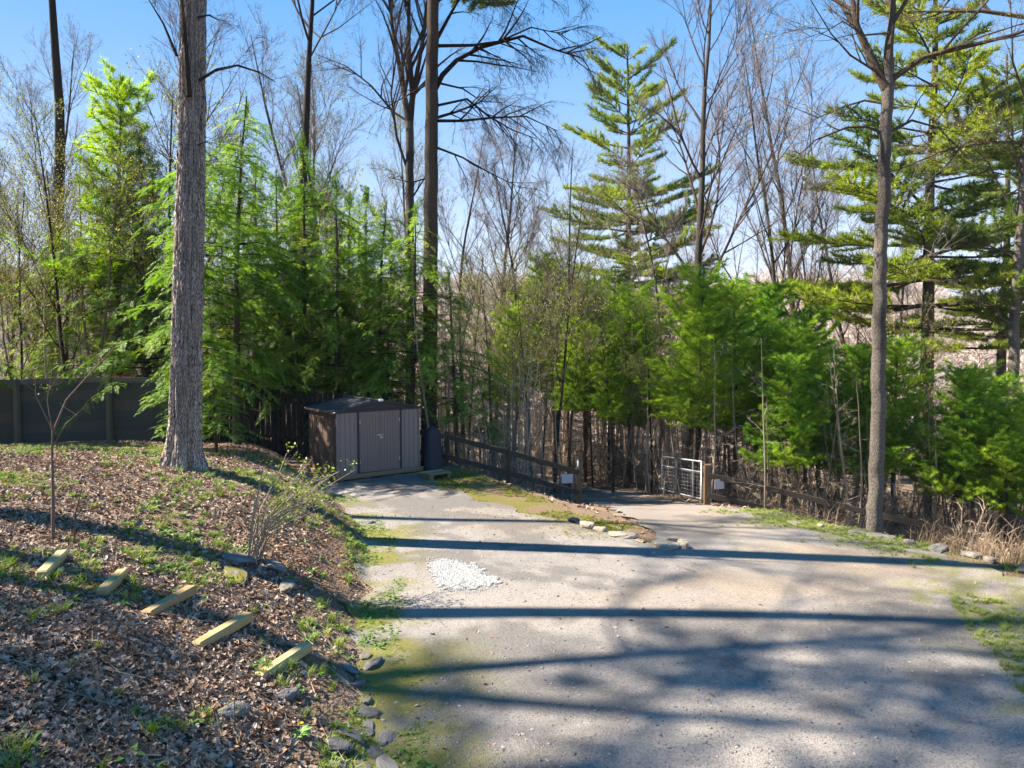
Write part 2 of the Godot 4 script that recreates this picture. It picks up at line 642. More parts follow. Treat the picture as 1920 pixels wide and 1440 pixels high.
func grass_tuft(k: int, blades: int, tall: float, wide: float, flop: float) -> ArrayMesh:
	var r := RandomNumberGenerator.new()
	r.seed = 200 + k
	var f := Flakes.new()
	for i in blades:
		var a := r.randf() * TAU
		var o := Vector3(cos(a), 0, sin(a))
		var b := Vector3(r.randf_range(-1, 1), 0, r.randf_range(-1, 1)) * tall * 0.28
		var h := tall * r.randf_range(0.5, 1.0)
		var s := Vector3(-o.z, 0, o.x) * wide * r.randf_range(0.7, 1.2)
		var m := b + o * h * flop * 0.35 + Vector3(0, h * 0.62, 0)
		var t := b + o * h * flop * r.randf_range(0.8, 1.2) + Vector3(0, h * r.randf_range(0.75, 1.0), 0)
		var k1 := Color(1, 1, 1) * r.randf_range(0.75, 1.15)
		f.tri(b - s, m - s * 0.8, b + s, k1)
		f.tri(b + s, m - s * 0.8, m + s * 0.8, k1)
		f.tri(m - s * 0.8, t, m + s * 0.8, k1)
	return made(null, null, f, null)


func broad_weed(k: int) -> ArrayMesh:
	var r := RandomNumberGenerator.new()
	r.seed = 300 + k
	var f := Flakes.new()
	for i in 13:
		var a := TAU * i * 0.382 + r.randf() * 0.5
		var o := Vector3(cos(a), 0, sin(a))
		var l := r.randf_range(0.5, 1.0)
		var p := o * 0.06
		var m := o * l * 0.5 + Vector3(0, l * r.randf_range(0.25, 0.5), 0)
		var t := o * l + Vector3(0, l * r.randf_range(0.05, 0.45), 0)
		var s := Vector3(-o.z, 0.1, o.x) * l * 0.17
		var c := Color(1, 1, 1) * r.randf_range(0.8, 1.15)
		f.tri(p, m + s, m - s, c)
		f.tri(m + s, t, m - s, c)
	return made(null, null, f, null)


func pebble(k: int) -> ArrayMesh:
	var r := RandomNumberGenerator.new()
	r.seed = 400 + k
	var f := Flakes.new()
	var top := Vector3(r.randf_range(-0.2, 0.2), 0.42, r.randf_range(-0.2, 0.2))
	var mid := []
	for i in 5:
		var a := TAU * i / 5.0 + r.randf_range(-0.3, 0.3)
		mid.append(Vector3(cos(a), r.randf_range(-0.1, 0.25), sin(a)) * r.randf_range(0.38, 0.6))
	for i in 5:
		f.tri(top, mid[i], mid[(i + 1) % 5])
		f.tri(mid[i], mid[i] - Vector3(0, 0.5, 0), mid[(i + 1) % 5])
	return made(null, null, f, null)


func tilt(n: Vector3, turn: float) -> Basis:
	var x := Vector3(cos(turn), 0, sin(turn))
	var z := x.cross(n).normalized()
	return Basis(n.cross(z).normalized(), n, z)


func slope_normal(x: float, z: float) -> Vector3:
	return Vector3(high(x - 0.1, z) - high(x + 0.1, z), 0.2, high(x, z - 0.1) - high(x, z + 0.1)).normalized()


func lay_litter() -> void:
	R.seed = 11
	var spots := [[], [], []]
	var tints := [[], [], []]
	var tones := [Color(0.46, 0.34, 0.27), Color(0.52, 0.42, 0.35), Color(0.38, 0.26, 0.19), Color(0.28, 0.18, 0.125), Color(0.47, 0.35, 0.27), Color(0.15, 0.095, 0.065), Color(0.44, 0.27, 0.16), Color(0.2, 0.13, 0.095)]
	var put := func(x: float, d: float, size: float) -> void:
		var k := R.randi() % 3
		var n := (slope_normal(x, -d) + Vector3(R.randfn(0, 0.6), 0, R.randfn(0, 0.6))).normalized()
		var b := tilt(n, R.randf() * TAU).scaled_local(Vector3.ONE * size)
		spots[k].append(Transform3D(b, Vector3(x, high(x, -d) + R.randf_range(0.004, 0.03), -d)))
		tints[k].append(tones[R.randi() % tones.size()] * R.randf_range(0.7, 1.2))
	var n := 0
	while n < 85000:
		var d := 3.2 + 16.5 * pow(R.randf(), 1.5)
		var e := tab(EDGE_L, d)
		var s := pow(R.randf(), 0.85) * (0.8 * d + 3.0)
		var x := e + 0.1 - s
		if x < -0.74 * d - 2.0:
			continue
		n += 1
		# thinner where grass stands and where the bank is bare
		if nz.get_noise_2d(x * 5.0, d * 5.0) > 0.24 and R.randf() < 0.7:
			continue
		if s < 0.7 and R.randf() < 0.75:
			continue
		put.call(x, d, R.randf_range(0.035, 0.085))
	# the bank below the rail fence, the floor of the woods, and a few blown onto the drive
	for i in 9000:
		var x := R.randf_range(-9, 16)
		var d := R.randf_range(11.5, 30.0)
		if d < tab(BANK, x) + 0.2 and x < tab(EDGE_R, d) or in_road(x, d):
			continue
		put.call(x, d, R.randf_range(0.09, 0.16))
	for i in 260:
		var d := R.randf_range(4.5, 13.0)
		put.call(lerpf(tab(EDGE_L, d), tab(EDGE_R, d), pow(R.randf(), 2.5)), d, R.randf_range(0.04, 0.08))
	scatter("leaf_litter", [dead_leaf(0), dead_leaf(1), dead_leaf(2)], [M.litter, M.litter, M.litter], spots, tints)
	# fallen twigs and straw
	var tw := Flakes.new()
	tw.spike(Vector3(-0.5, 0.01, 0), Vector3(0.5, 0.04, 0.06), 0.012)
	tw.spike(Vector3(-0.1, 0.02, 0.01), Vector3(0.2, 0.08, 0.22), 0.008)
	var ts := []
	var tc := []
	for i in 2600:
		var d := 3.2 + 15.0 * pow(R.randf(), 1.4)
		var x := tab(EDGE_L, d) - R.randf() * (0.75 * d + 2.0)
		ts.append(Transform3D(tilt(slope_normal(x, -d), R.randf() * TAU).scaled_local(Vector3(1, 1, 1) * R.randf_range(0.12, 0.5)), ground(x, -d, -0.02)))
		tc.append(Color(0.42, 0.33, 0.24) * R.randf_range(0.4, 1.2))
	scatter("fallen_twigs_debris", [made(null, null, tw, null)], [M.twig], [ts], [tc])


func lay_grass() -> void:
	R.seed = 21
	var spots := [[], [], [], []]
	var tints := [[], [], [], []]
	var put := func(k: int, x: float, d: float, size: float, c: Color) -> void:
		spots[k].append(Transform3D(Basis(Vector3.UP, R.randf() * TAU).scaled(Vector3.ONE * size), ground(x, -d, 0.005)))
		tints[k].append(c * R.randf_range(0.75, 1.2))
	# clumps over the leafy slope
	for i in 9000:
		var d := 3.4 + 15.0 * pow(R.randf(), 1.3)
		var x := tab(EDGE_L, d) - 0.1 - R.randf() * (0.78 * d + 2.0)
		var m := nz.get_noise_2d(x * 5.0, d * 5.0) + 0.5 * nf.get_noise_2d(x * 10.0, d * 10.0)
		if m < 0.01:
			if R.randf() > 0.035:
				continue
		if R.randf() < 0.3:
			put.call(2, x, d, R.randf_range(0.05, 0.13), Color(0.17, 0.32, 0.05))
		else:
			put.call(R.randi() % 2, x, d, R.randf_range(0.5, 1.15), Color(0.24, 0.38, 0.05).lerp(Color(0.50, 0.48, 0.13), R.randf() * R.randf()))
	# the drive's green left edge
	for i in 9000:
		var d := 4.6 + 11.0 * pow(R.randf(), 1.2)
		var s := R.randfn(0.12, 0.28)
		var x := tab(EDGE_L, d) + s
		var m := nf.get_noise_2d(x * 8.0, d * 6.0) + 0.25 * nz.get_noise_2d(x * 9.0, d * 9.0)
		if m < -0.02 or s < -0.35:
			continue
		if s > 0.5 or R.randf() < 0.55:
			put.call(3, x, d, R.randf_range(0.5, 1.0), Color(0.33, 0.32, 0.04))
		elif R.randf() < 0.12:
			put.call(2, x, d, R.randf_range(0.05, 0.12), Color(0.17, 0.30, 0.05))
		else:
			put.call(R.randi() % 2, x, d, R.randf_range(0.3, 0.6), Color(0.25, 0.36, 0.05))
	# moss mats on the drive
	for i in 20000:
		var d := 4.6 + 9.0 * R.randf()
		var s := absf(R.randfn(0, 0.6))
		var x := tab(EDGE_L, d) + s
		if nf.get_noise_2d(x * 7.0, d * 8.0) < -0.08 + s * 0.14:
			continue
		put.call(3, x, d, R.randf_range(0.25, 0.7), Color(0.31, 0.32, 0.045))
	# strip between the pad and the rail fence
	for i in 16000:
		var d := R.randf_range(11.4, 18.2)
		var b := tab([[12.6, 0.95], [13.6, 0.2], [15, -0.95], [15.8, -1.5], [17, -2.0], [18, -2.4]], d)
		var x := b + R.randf_range(-0.35, 1.5)
		if tab(BANK, x) - d < -0.9 or nf.get_noise_2d(x * 6.0, d * 6.0) < -0.05:
			continue
		put.call(3 if R.randf() < 0.85 else R.randi() % 2, x, d, R.randf_range(0.3, 0.6), Color(0.31, 0.33, 0.04))
	# verge on the far side of the drive
	for i in 12000:
		var d := R.randf_range(5.5, 15.0)
		var x := tab(EDGE_R, d) + R.randfn(-0.15, 0.4)
		if i % 2 == 0:
			x = tab(VERGE, d) + absf(R.randfn(0.0, 0.9)) - 0.25
			if x > tab(EDGE_R, d) + 0.6:
				continue
		if nf.get_noise_2d(x * 5.0, d * 5.0) < -0.05:
			continue
		put.call(3 if R.randf() < 0.55 else R.randi() % 2, x, d, R.randf_range(0.4, 0.9), Color(0.31, 0.38, 0.07))
	scatter("grass", [grass_tuft(0, 22, 0.13, 0.0035, 0.7), grass_tuft(1, 18, 0.10, 0.004, 1.0), broad_weed(0), grass_tuft(3, 26, 0.028, 0.004, 1.0)], [M.leaf, M.leaf, M.leaf, M.leaf], spots, tints)

	# straw-coloured dead grass and stalks on the drop beyond the drive
	var ds := [[], []]
	var dc := [[], []]
	for i in 800:
		var d := R.randf_range(7.0, 15.0)
		var e := absf(R.randfn(0.2, 0.8)) + 0.45
		var x := tab(EDGE_R, d) + e
		if R.randf() < smoothstep(9.5, 12.0, d) * 0.97:
			continue
		var k := R.randi() % 2
		ds[k].append(Transform3D(Basis(Vector3.UP, R.randf() * TAU).scaled(Vector3.ONE * R.randf_range(0.35, 0.95)), ground(x, -d, 0.02)))
		dc[k].append(Color(0.5, 0.36, 0.22).lerp(Color(0.33, 0.2, 0.12), R.randf()) * R.randf_range(0.7, 1.1))
	scatter("dry_grass", [grass_tuft(5, 14, 0.5, 0.0035, 0.7), grass_tuft(6, 9, 0.85, 0.004, 0.5)], [M.litter, M.litter], ds, dc)


func lay_gravel() -> void:
	R.seed = 31
	var meshes := [pebble(0), pebble(1), pebble(2)]
	var mats := [M.pebble, M.pebble, M.pebble]
	var spots := [[], [], []]
	var tints := [[], [], []]
	for i in 26000:
		var d := 4.4 + 9.5 * pow(R.randf(), 2.0)
		var x := lerpf(tab(EDGE_L, d) - 0.2, minf(tab(EDGE_R, d), 0.75 * d + 1.5), R.randf())
		if d > 10.5 and not in_drive(x, d) and not in_road(x, d):
			continue
		var k := R.randi() % 3
		var s := R.randf_range(0.006, 0.016) if R.randf() < 0.93 else R.randf_range(0.018, 0.04)
		spots[k].append(Transform3D(Basis(Vector3.UP, R.randf() * TAU).scaled(Vector3(s, s * R.randf_range(0.5, 0.9), s * R.randf_range(0.6, 1.0))), ground(x, -d, -0.024)))
		tints[k].append(Color(0.28, 0.26, 0.245).lerp([Color(0.1, 0.095, 0.095), Color(0.46, 0.43, 0.41), Color(0.3, 0.22, 0.16)][R.randi() % 3], R.randf()))
	scatter("gravel", meshes, mats, spots, tints)

	# a tipped heap of clean white stone, raked nearly flat
	spots = [[], [], []]
	tints = [[], [], []]
	var edge := PackedVector2Array([Vector2(-1.16, 10.38), Vector2(-0.95, 10.42), Vector2(-0.62, 10.2), Vector2(-0.36, 9.75), Vector2(-0.22, 9.35), Vector2(-0.5, 9.17), Vector2(-0.9, 9.13), Vector2(-1.0, 9.5), Vector2(-1.1, 9.9)])
	var n := 0
	while n < 13000:
		var p := Vector2(R.randf_range(-1.3, -0.1), R.randf_range(9.0, 10.5))
		var q := p + Vector2(nf.get_noise_2d(p.x * 40.0, p.y * 40.0), nf.get_noise_2d(p.x * 40.0, p.y * 40.0 + 50.0)) * 0.16
		if not Geometry2D.is_point_in_polygon(q, edge) and not (R.randf() < 0.05 and Geometry2D.is_point_in_polygon(Vector2(-0.7, 9.75) + (p - Vector2(-0.7, 9.75)) * 0.8, edge)):
			continue
		n += 1
		var k := R.randi() % 3
		var s := R.randf_range(0.009, 0.019)
		spots[k].append(Transform3D(Basis.from_euler(Vector3(R.randf(), R.randf() * TAU, R.randf())).scaled(Vector3.ONE * s), ground(p.x, -p.y, -0.024 - 0.014 * R.randf())))
		tints[k].append(Color(0.60, 0.595, 0.58) * R.randf_range(0.7, 1.15))
	scatter("white_gravel", meshes, mats, spots, tints)


func rock(number: int, size: Vector3, blunt: float, tone: Color, moss := 0.0) -> ArrayMesh:
	# an icosphere cut by random planes: flat cleaved faces with rounded corners
	var r := RandomNumberGenerator.new()
	r.seed = 900 + number
	var s := SphereMesh.new()
	s.radial_segments = 22
	s.rings = 12
	s.radius = 0.5
	s.height = 1.0
	var a := s.get_mesh_arrays()
	var v: PackedVector3Array = a[Mesh.ARRAY_VERTEX]
	var cuts := []
	for i in 11:
		cuts.append([Vector3(r.randfn(), r.randfn() * 0.7, r.randfn()).normalized(), r.randf_range(0.27, 0.46)])
	cuts.append([Vector3(r.randf_range(-0.15, 0.15), 1, r.randf_range(-0.15, 0.15)).normalized(), 0.3])
	var c := PackedColorArray()
	for i in v.size():
		var p := v[i]
		for k in cuts:
			var over: float = p.dot(k[0]) - k[1]
			if over > 0.0:
				p -= k[0] * over * blunt
		p += p.normalized() * nf.get_noise_3d(p.x * 60.0 + number * 9.0, p.y * 60.0, p.z * 60.0) * 0.05
		v[i] = p * size
		var m := clampf(nf.get_noise_3d(p.x * 40.0, p.y * 20.0 + number, p.z * 40.0) * 3.0 + moss * 2.0 - 0.6, 0, 1) if moss > 0.0 else 0.0
		c.push_back((tone * (1.0 + nz.get_noise_3d(p.x * 30.0, p.y * 60.0, p.z * 30.0 + number) * 0.5)).lerp(Color(0.3, 0.27, 0.04), m))
	var f := SurfaceTool.new()
	f.begin(Mesh.PRIMITIVE_TRIANGLES)
	for k in (a[Mesh.ARRAY_INDEX] as PackedInt32Array):
		f.set_color(c[k])
		f.set_smooth_group(-1)
		f.add_vertex(v[k])
	f.generate_normals()
	return f.commit()


const COUNT := ["first", "second", "third", "fourth", "fifth", "sixth", "seventh", "eighth", "ninth", "tenth", "eleventh", "twelfth", "thirteenth", "fourteenth", "fifteenth", "sixteenth"]


func stone_at(called: String, label: String, number: int, x: float, d: float, size: Vector3, tone: Color, turn: float, sink: float, group: String, moss := 0.0, blunt := 0.9) -> void:
	var o := part(self, numbered(called), rock(number, size, blunt, tone, moss), M.stone)
	tag(o, label, "stone", group)
	o.transform = Transform3D(tilt((slope_normal(x, -d) + Vector3.UP).normalized(), turn), ground(x, -d, sink - size.y * 0.3))


func lay_stones() -> void:
	var g := "slate slabs along the drive's left edge"
	var slate := [[-1.42, 6.45], [-1.3, 6.22], [-1.58, 6.75], [-1.37, 6.95], [-1.5, 7.15], [-1.25, 6.02], [-1.2, 5.75], [-1.02, 5.62], [-1.28, 5.52], [-1.08, 5.4], [-1.32, 5.28], [-1.12, 5.16], [-0.95, 5.22], [-1.25, 5.02]]
	slate.sort_custom(func(a, b): return a[1] < b[1])
	R.seed = 41
	for i in slate.size():
		var big := R.randf_range(0.2, 0.34)
		stone_at("slate_slab", "%s slate slab counted upward from the bottom of the photo, left drive edge" % COUNT[i], i, slate[i][0], slate[i][1], Vector3(big, R.randf_range(0.06, 0.11), big * R.randf_range(0.5, 0.8)), Color(0.15, 0.15, 0.16).lerp(Color(0.28, 0.27, 0.26), R.randf()), R.randf() * 6.0, 0.0, g, 0.25 if i % 4 == 1 else 0.0)
	g = "pale rocks between the pad and the road"
	var row := [[1.1, 12.75, 0.3, 0.16, 0, "dark wedge rock at the pad end of the pale rock row"], [1.3, 12.3, 0.36, 0.22, 1, "cream boulder second in the rock row beside the pad"], [1.5, 12.08, 0.24, 0.17, 1, "small tan rock touching the cream boulder in the row"], [1.82, 11.75, 0.52, 0.17, 1, "long flat cream slab in the middle of the rock row"], [2.06, 11.4, 0.22, 0.12, 2, "low brownish rock just past the long cream slab"], [2.4, 11.1, 0.5, 0.18, 1, "broad pale slab at the near end of the rock row"], [2.58, 11.25, 0.26, 0.2, 0, "dark rounded rock behind the broad pale slab"], [2.66, 11.05, 0.24, 0.24, 1, "upright pale rock at the very end of the rock row"]]
	for i in row.size():
		var k: Array = row[i]
		stone_at("row_rock", k[5], 30 + i, k[0], k[1], Vector3(k[2], k[3], k[2] * 0.62) * 1.05, [Color(0.16, 0.15, 0.15), Color(0.56, 0.49, 0.40), Color(0.36, 0.28, 0.2)][k[4]], 0.6 + 0.4 * sin(i * 2.0), 0.02, g)
	g = "edging rocks along the far side of the drive"
	var far := [[5.2, 13.05, 0.34, 0.8], [5.55, 12.75, 0.24, 0.9], [5.9, 12.1, 0.5, 0.6], [6.15, 11.75, 0.55, 0.62], [6.35, 11.3, 0.4, 0.5], [6.6, 11.0, 0.6, 0.75], [6.9, 10.65, 0.36, 0.62], [7.05, 10.4, 0.3, 0.55], [7.35, 10.0, 0.62, 0.6], [7.5, 9.6, 0.34, 0.5]]
	for i in far.size():
		var k: Array = far[i]
		stone_at("edging_rock", "%s edging rock from the gate along the drive's far grassy edge" % COUNT[i], 50 + i, k[0], k[1], Vector3(k[2], 0.17, k[2] * 0.55), Color(0.62, 0.56, 0.48) * k[3], 0.9 + i, 0.03, g)
	g = "flat rocks on the leafy slope"
	var slope := [[-3.3, 8.5, 0.55, 0.0, "grey flat rock under the bare stems of the shrub"], [-2.9, 8.6, 0.42, 0.0, "low grey slab lying to the right of the shrub stems"], [-3.18, 8.05, 0.62, 0.9, "yellow moss covered rock in front of the shrub stems"], [-2.6, 8.15, 0.4, 0.1, "thin grey slab beside the yellow moss covered rock"], [-1.85, 5.75, 0.26, 0.0, "grey rock poking from the leaves below the lowest timber"], [-2.1, 5.2, 0.3, 0.2, "pale flat rock in leaf litter near the photo bottom"], [-2.55, 12.6, 0.3, 0.0, "lone grey rock at the cut bank by the pad"]]
	for i in slope.size():
		var k: Array = slope[i]
		stone_at("slope_rock", k[4], 70 + i, k[0], k[1], Vector3(k[2], 0.14, k[2] * 0.5), Color(0.3, 0.28, 0.27), 0.5 * i, 0.02, g, k[3])


# ------------------------------------------------------------------ trees
func wander(p: Vector3, dir: Vector3, long: float, n: int, wob: float, rise: float, r: RandomNumberGenerator) -> PackedVector3Array:
	var o := PackedVector3Array([p])
	var d := dir.normalized()
	for i in n:
		d = (d + Vector3(r.randfn(0, wob), r.randfn(0, wob * 0.6) + rise, r.randfn(0, wob))).normalized()
		p += d * long / n
		o.push_back(p)
	return o


func taper(n: int, a: float, b: float, power := 1.0) -> PackedFloat32Array:
	var o := PackedFloat32Array()
	for i in n:
		o.push_back(lerpf(b, a, pow(1.0 - float(i) / (n - 1), power)))
	return o


func along(p: PackedVector3Array, t: float) -> Vector3:
	var k := clampf(t, 0, 0.999) * (p.size() - 1)
	return p[int(k)].lerp(p[int(k) + 1], k - int(k))


func aim(x: Vector3, up: Vector3) -> Basis:
	# x axis along x, y axis as near up as can be
	x = x.normalized()
	var z := x.cross(up)
	z = (Vector3.BACK if z.length() < 0.01 else z).normalized()
	return Basis(x, z.cross(x).normalized(), z)


func twig_spray(number: int, shoots: int, thick: float, droop := 0.0) -> Flakes:
	# a bare twig one unit long with side shoots
	var r := RandomNumberGenerator.new()
	r.seed = number
	var f := Flakes.new()
	var p := wander(Vector3.ZERO, Vector3.RIGHT, 1.0, 3, 0.10, -droop * 0.15, r)
	for i in 3:
		f.spike(p[i], p[i] + (p[i + 1] - p[i]) * 1.25, thick * (1.0 - i * 0.25))
	for i in shoots:
		var t := r.randf_range(0.15, 0.95)
		var a := along(p, t)
		var d := Vector3(r.randf_range(0.5, 1.0), r.randfn(0, 0.5) - droop * 0.6, r.randfn(0, 0.6)).normalized()
		var l := r.randf_range(0.2, 0.5) * (1.2 - t * 0.6)
		f.spike(a, a + d * l, thick * 0.6)
		if i % 2 == 0:
			f.spike(a + d * l * 0.5, a + d * l * 0.5 + (d + Vector3(r.randfn(0, 0.6), r.randfn(0, 0.6) - droop * 0.4, r.randfn(0, 0.6))).normalized() * l * 0.6, thick * 0.45)
	return f


func leaf_spray(number: int, n: int, size: float) -> Flakes:
	var r := RandomNumberGenerator.new()
	r.seed = number
	var f := Flakes.new()
	for i in n:
		var a := Vector3(r.randf_range(0.2, 1.0), r.randfn(0, 0.16), r.randfn(0, 0.2))
		var d := Vector3(r.randfn(0.4, 0.6), r.randfn(-0.2, 0.6), r.randfn(0, 0.7)).normalized()
		f.kite(a, a + d * size * r.randf_range(0.6, 1.2), d.cross(Vector3(r.randfn(), r.randfn(), r.randfn())).normalized() * size * 0.26)
	return f


func needle_frond(number: int) -> Flakes:
	# a flat hemlock spray one unit long, lying in the xz plane and drooping at the tip
	var r := RandomNumberGenerator.new()
	r.seed = number
	var f := Flakes.new()
	var n := 7
	for i in n:
		var t := (i + 0.6) / n
		var a := Vector3(t, -0.16 * t * t, 0)
		for s in [-1.0, 1.0]:
			var l := 0.46 * (1.0 - t * 0.62) * r.randf_range(0.75, 1.15)
			var d := Vector3(0.72, r.randf_range(-0.25, 0.05), s * 0.7).normalized()
			f.kite(a, a + d * l, Vector3(-d.z, r.randf_range(-0.25, 0.25), d.x) * 0.048)
	f.kite(Vector3(0.8, -0.1, 0), Vector3(1.15, -0.24, 0), Vector3(0, 0, 0.06))
	return f


func needle_tuft(number: int, n: int, wide: float) -> Flakes:
	# a brush of long pine needles one unit long round the x axis
	var r := RandomNumberGenerator.new()
	r.seed = number
	var f := Flakes.new()
	for i in n:
		var a := TAU * i * 0.382
		var open := r.randf_range(0.35, 1.15)
		var d := Vector3(cos(open), sin(open) * cos(a), sin(open) * sin(a))
		var p := Vector3(r.randf_range(-0.35, 0.35), 0, 0)
		var s := d.cross(Vector3(r.randfn(), r.randfn(), r.randfn())).normalized() * wide
		f.tri(p - s, p + d * r.randf_range(0.7, 1.05), p + s)
	return f


func tree_node(called: String, category: String, trunk: Mesh, crown: Mesh, crown_name: String) -> Node3D:
	var o := Node3D.new()
	o.name = called
	o.set_meta("category", category)
	part(o, "trunk", trunk)
	if crown:
		part(o, crown_name, crown)
	return o


func hemlock(number: int, tall: float, wide: float, bare: float, sheen: float) -> Node3D:
	var r := RandomNumberGenerator.new()
	r.seed = number * 17 + 3
	var trunk := Wood.new()
	var br := Wood.new()
	var f := Flakes.new()
	var p := wander(Vector3(0, -0.3, 0), Vector3.UP, tall + 0.3, 14, 0.02, 0.03, r)
	trunk.tube(p, taper(15, 0.011 * tall + 0.02, 0.012), 8)
	var fronds := [needle_frond(1), needle_frond(2), needle_frond(3)]
	var dead := [twig_spray(5, 6, 0.012), twig_spray(6, 7, 0.012)]
	var y := 0.05 * tall
	while y < tall * 0.985:
		var t := y / tall
		var start := along(p, (y + 0.3) / (tall + 0.3))
		for k in 2 + r.randi() % 2:
			var a := r.randf() * TAU
			var o := Vector3(cos(a), 0, sin(a))
			if t < bare or t < 0.5 and r.randf() < 0.12:
				if r.randf() < 0.6:
					var l := r.randf_range(0.5, 1.2)
					f.add(dead[k % 2], Transform3D(aim(o + Vector3(0, r.randf_range(-0.2, 0.15), 0), Vector3.UP).scaled_local(Vector3.ONE * l), start), Color(0.13, 0.10, 0.08))
				continue
			var u := (t - bare) / (1.0 - bare)
			var l := wide * (0.22 + 0.78 * pow(1.0 - u, 0.8)) * r.randf_range(0.55, 1.2) * (0.75 + 0.25 * smoothstep(0.0, 0.2, u)) * (1.0 + 1.3 * nz.get_noise_3d(o.x * 14.0 + number * 30.0, y * 7.0, o.z * 14.0))
			if u > 0.85:
				l *= 0.6
			var bend := r.randf_range(0.15, 0.45)
			var lift := r.randf_range(0.05, 0.3)
			var q := PackedVector3Array()
			var n := 5
			for i in n:
				var s := float(i) / (n - 1)
				q.push_back(start + o * l * s + Vector3(0, l * (lift * s - (lift + bend) * s * s), 0) + Vector3(-o.z, 0, o.x) * sin(s * 3.0 + a) * 0.06 * l)
			br.tube(q, taper(n, 0.004 + 0.008 * l, 0.002), 3, Color(0.5, 0.45, 0.4))
			var tone := Color(0.14, 0.28, 0.04).lerp(Color(0.34, 0.52, 0.06), r.randf() * sheen + 0.25 * sheen)
			if r.randf() < 0.10 * sheen:
				tone = Color(0.52, 0.58, 0.08)
			var s := 0.12
			while s < 1.0:
				var c := along(q, s)
				var fw := along(q, s + 0.08) - along(q, s - 0.08)
				for side in [-1.0, 1.0]:
					var out: Vector3 = fw.normalized() * r.randf_range(0.6, 1.1) + Vector3(-o.z, 0, o.x) * side * r.randf_range(0.4, 1.2) + Vector3(0, r.randf_range(-0.6, 0.35), 0)
					var size := r.randf_range(0.13, 0.33) * (1.0 - 0.3 * s) * clampf(l, 0.6, 1.3)
					f.add(fronds[r.randi() % 3], Transform3D(aim(out, Vector3(r.randfn(0, 0.45), 1, r.randfn(0, 0.45))).scaled_local(Vector3.ONE * size), c + Vector3(r.randfn(0, 0.03), r.randfn(0, 0.03), r.randfn(0, 0.03))), tone * r.randf_range(0.8, 1.2))
				s += 0.095 / maxf(l, 0.5)
			f.add(fronds[0], Transform3D(aim(q[n - 1] - q[n - 2], Vector3.UP).scaled_local(Vector3.ONE * 0.34), q[n - 1]), tone)
		y += 0.13 * tall / 9.0
	for k in 6:
		f.add(fronds[k % 3], Transform3D(aim(Vector3(r.randfn(0, 0.35), 1, r.randfn(0, 0.35)), Vector3.RIGHT).scaled_local(Vector3.ONE * 0.4), along(p, 0.93 + k * 0.01)), Color(0.14, 0.24, 0.045))
	return tree_node("hemlock_tree", "tree", made(trunk, M.bark_brown), made(br, M.bark_dark, f, M.needle), "foliage")


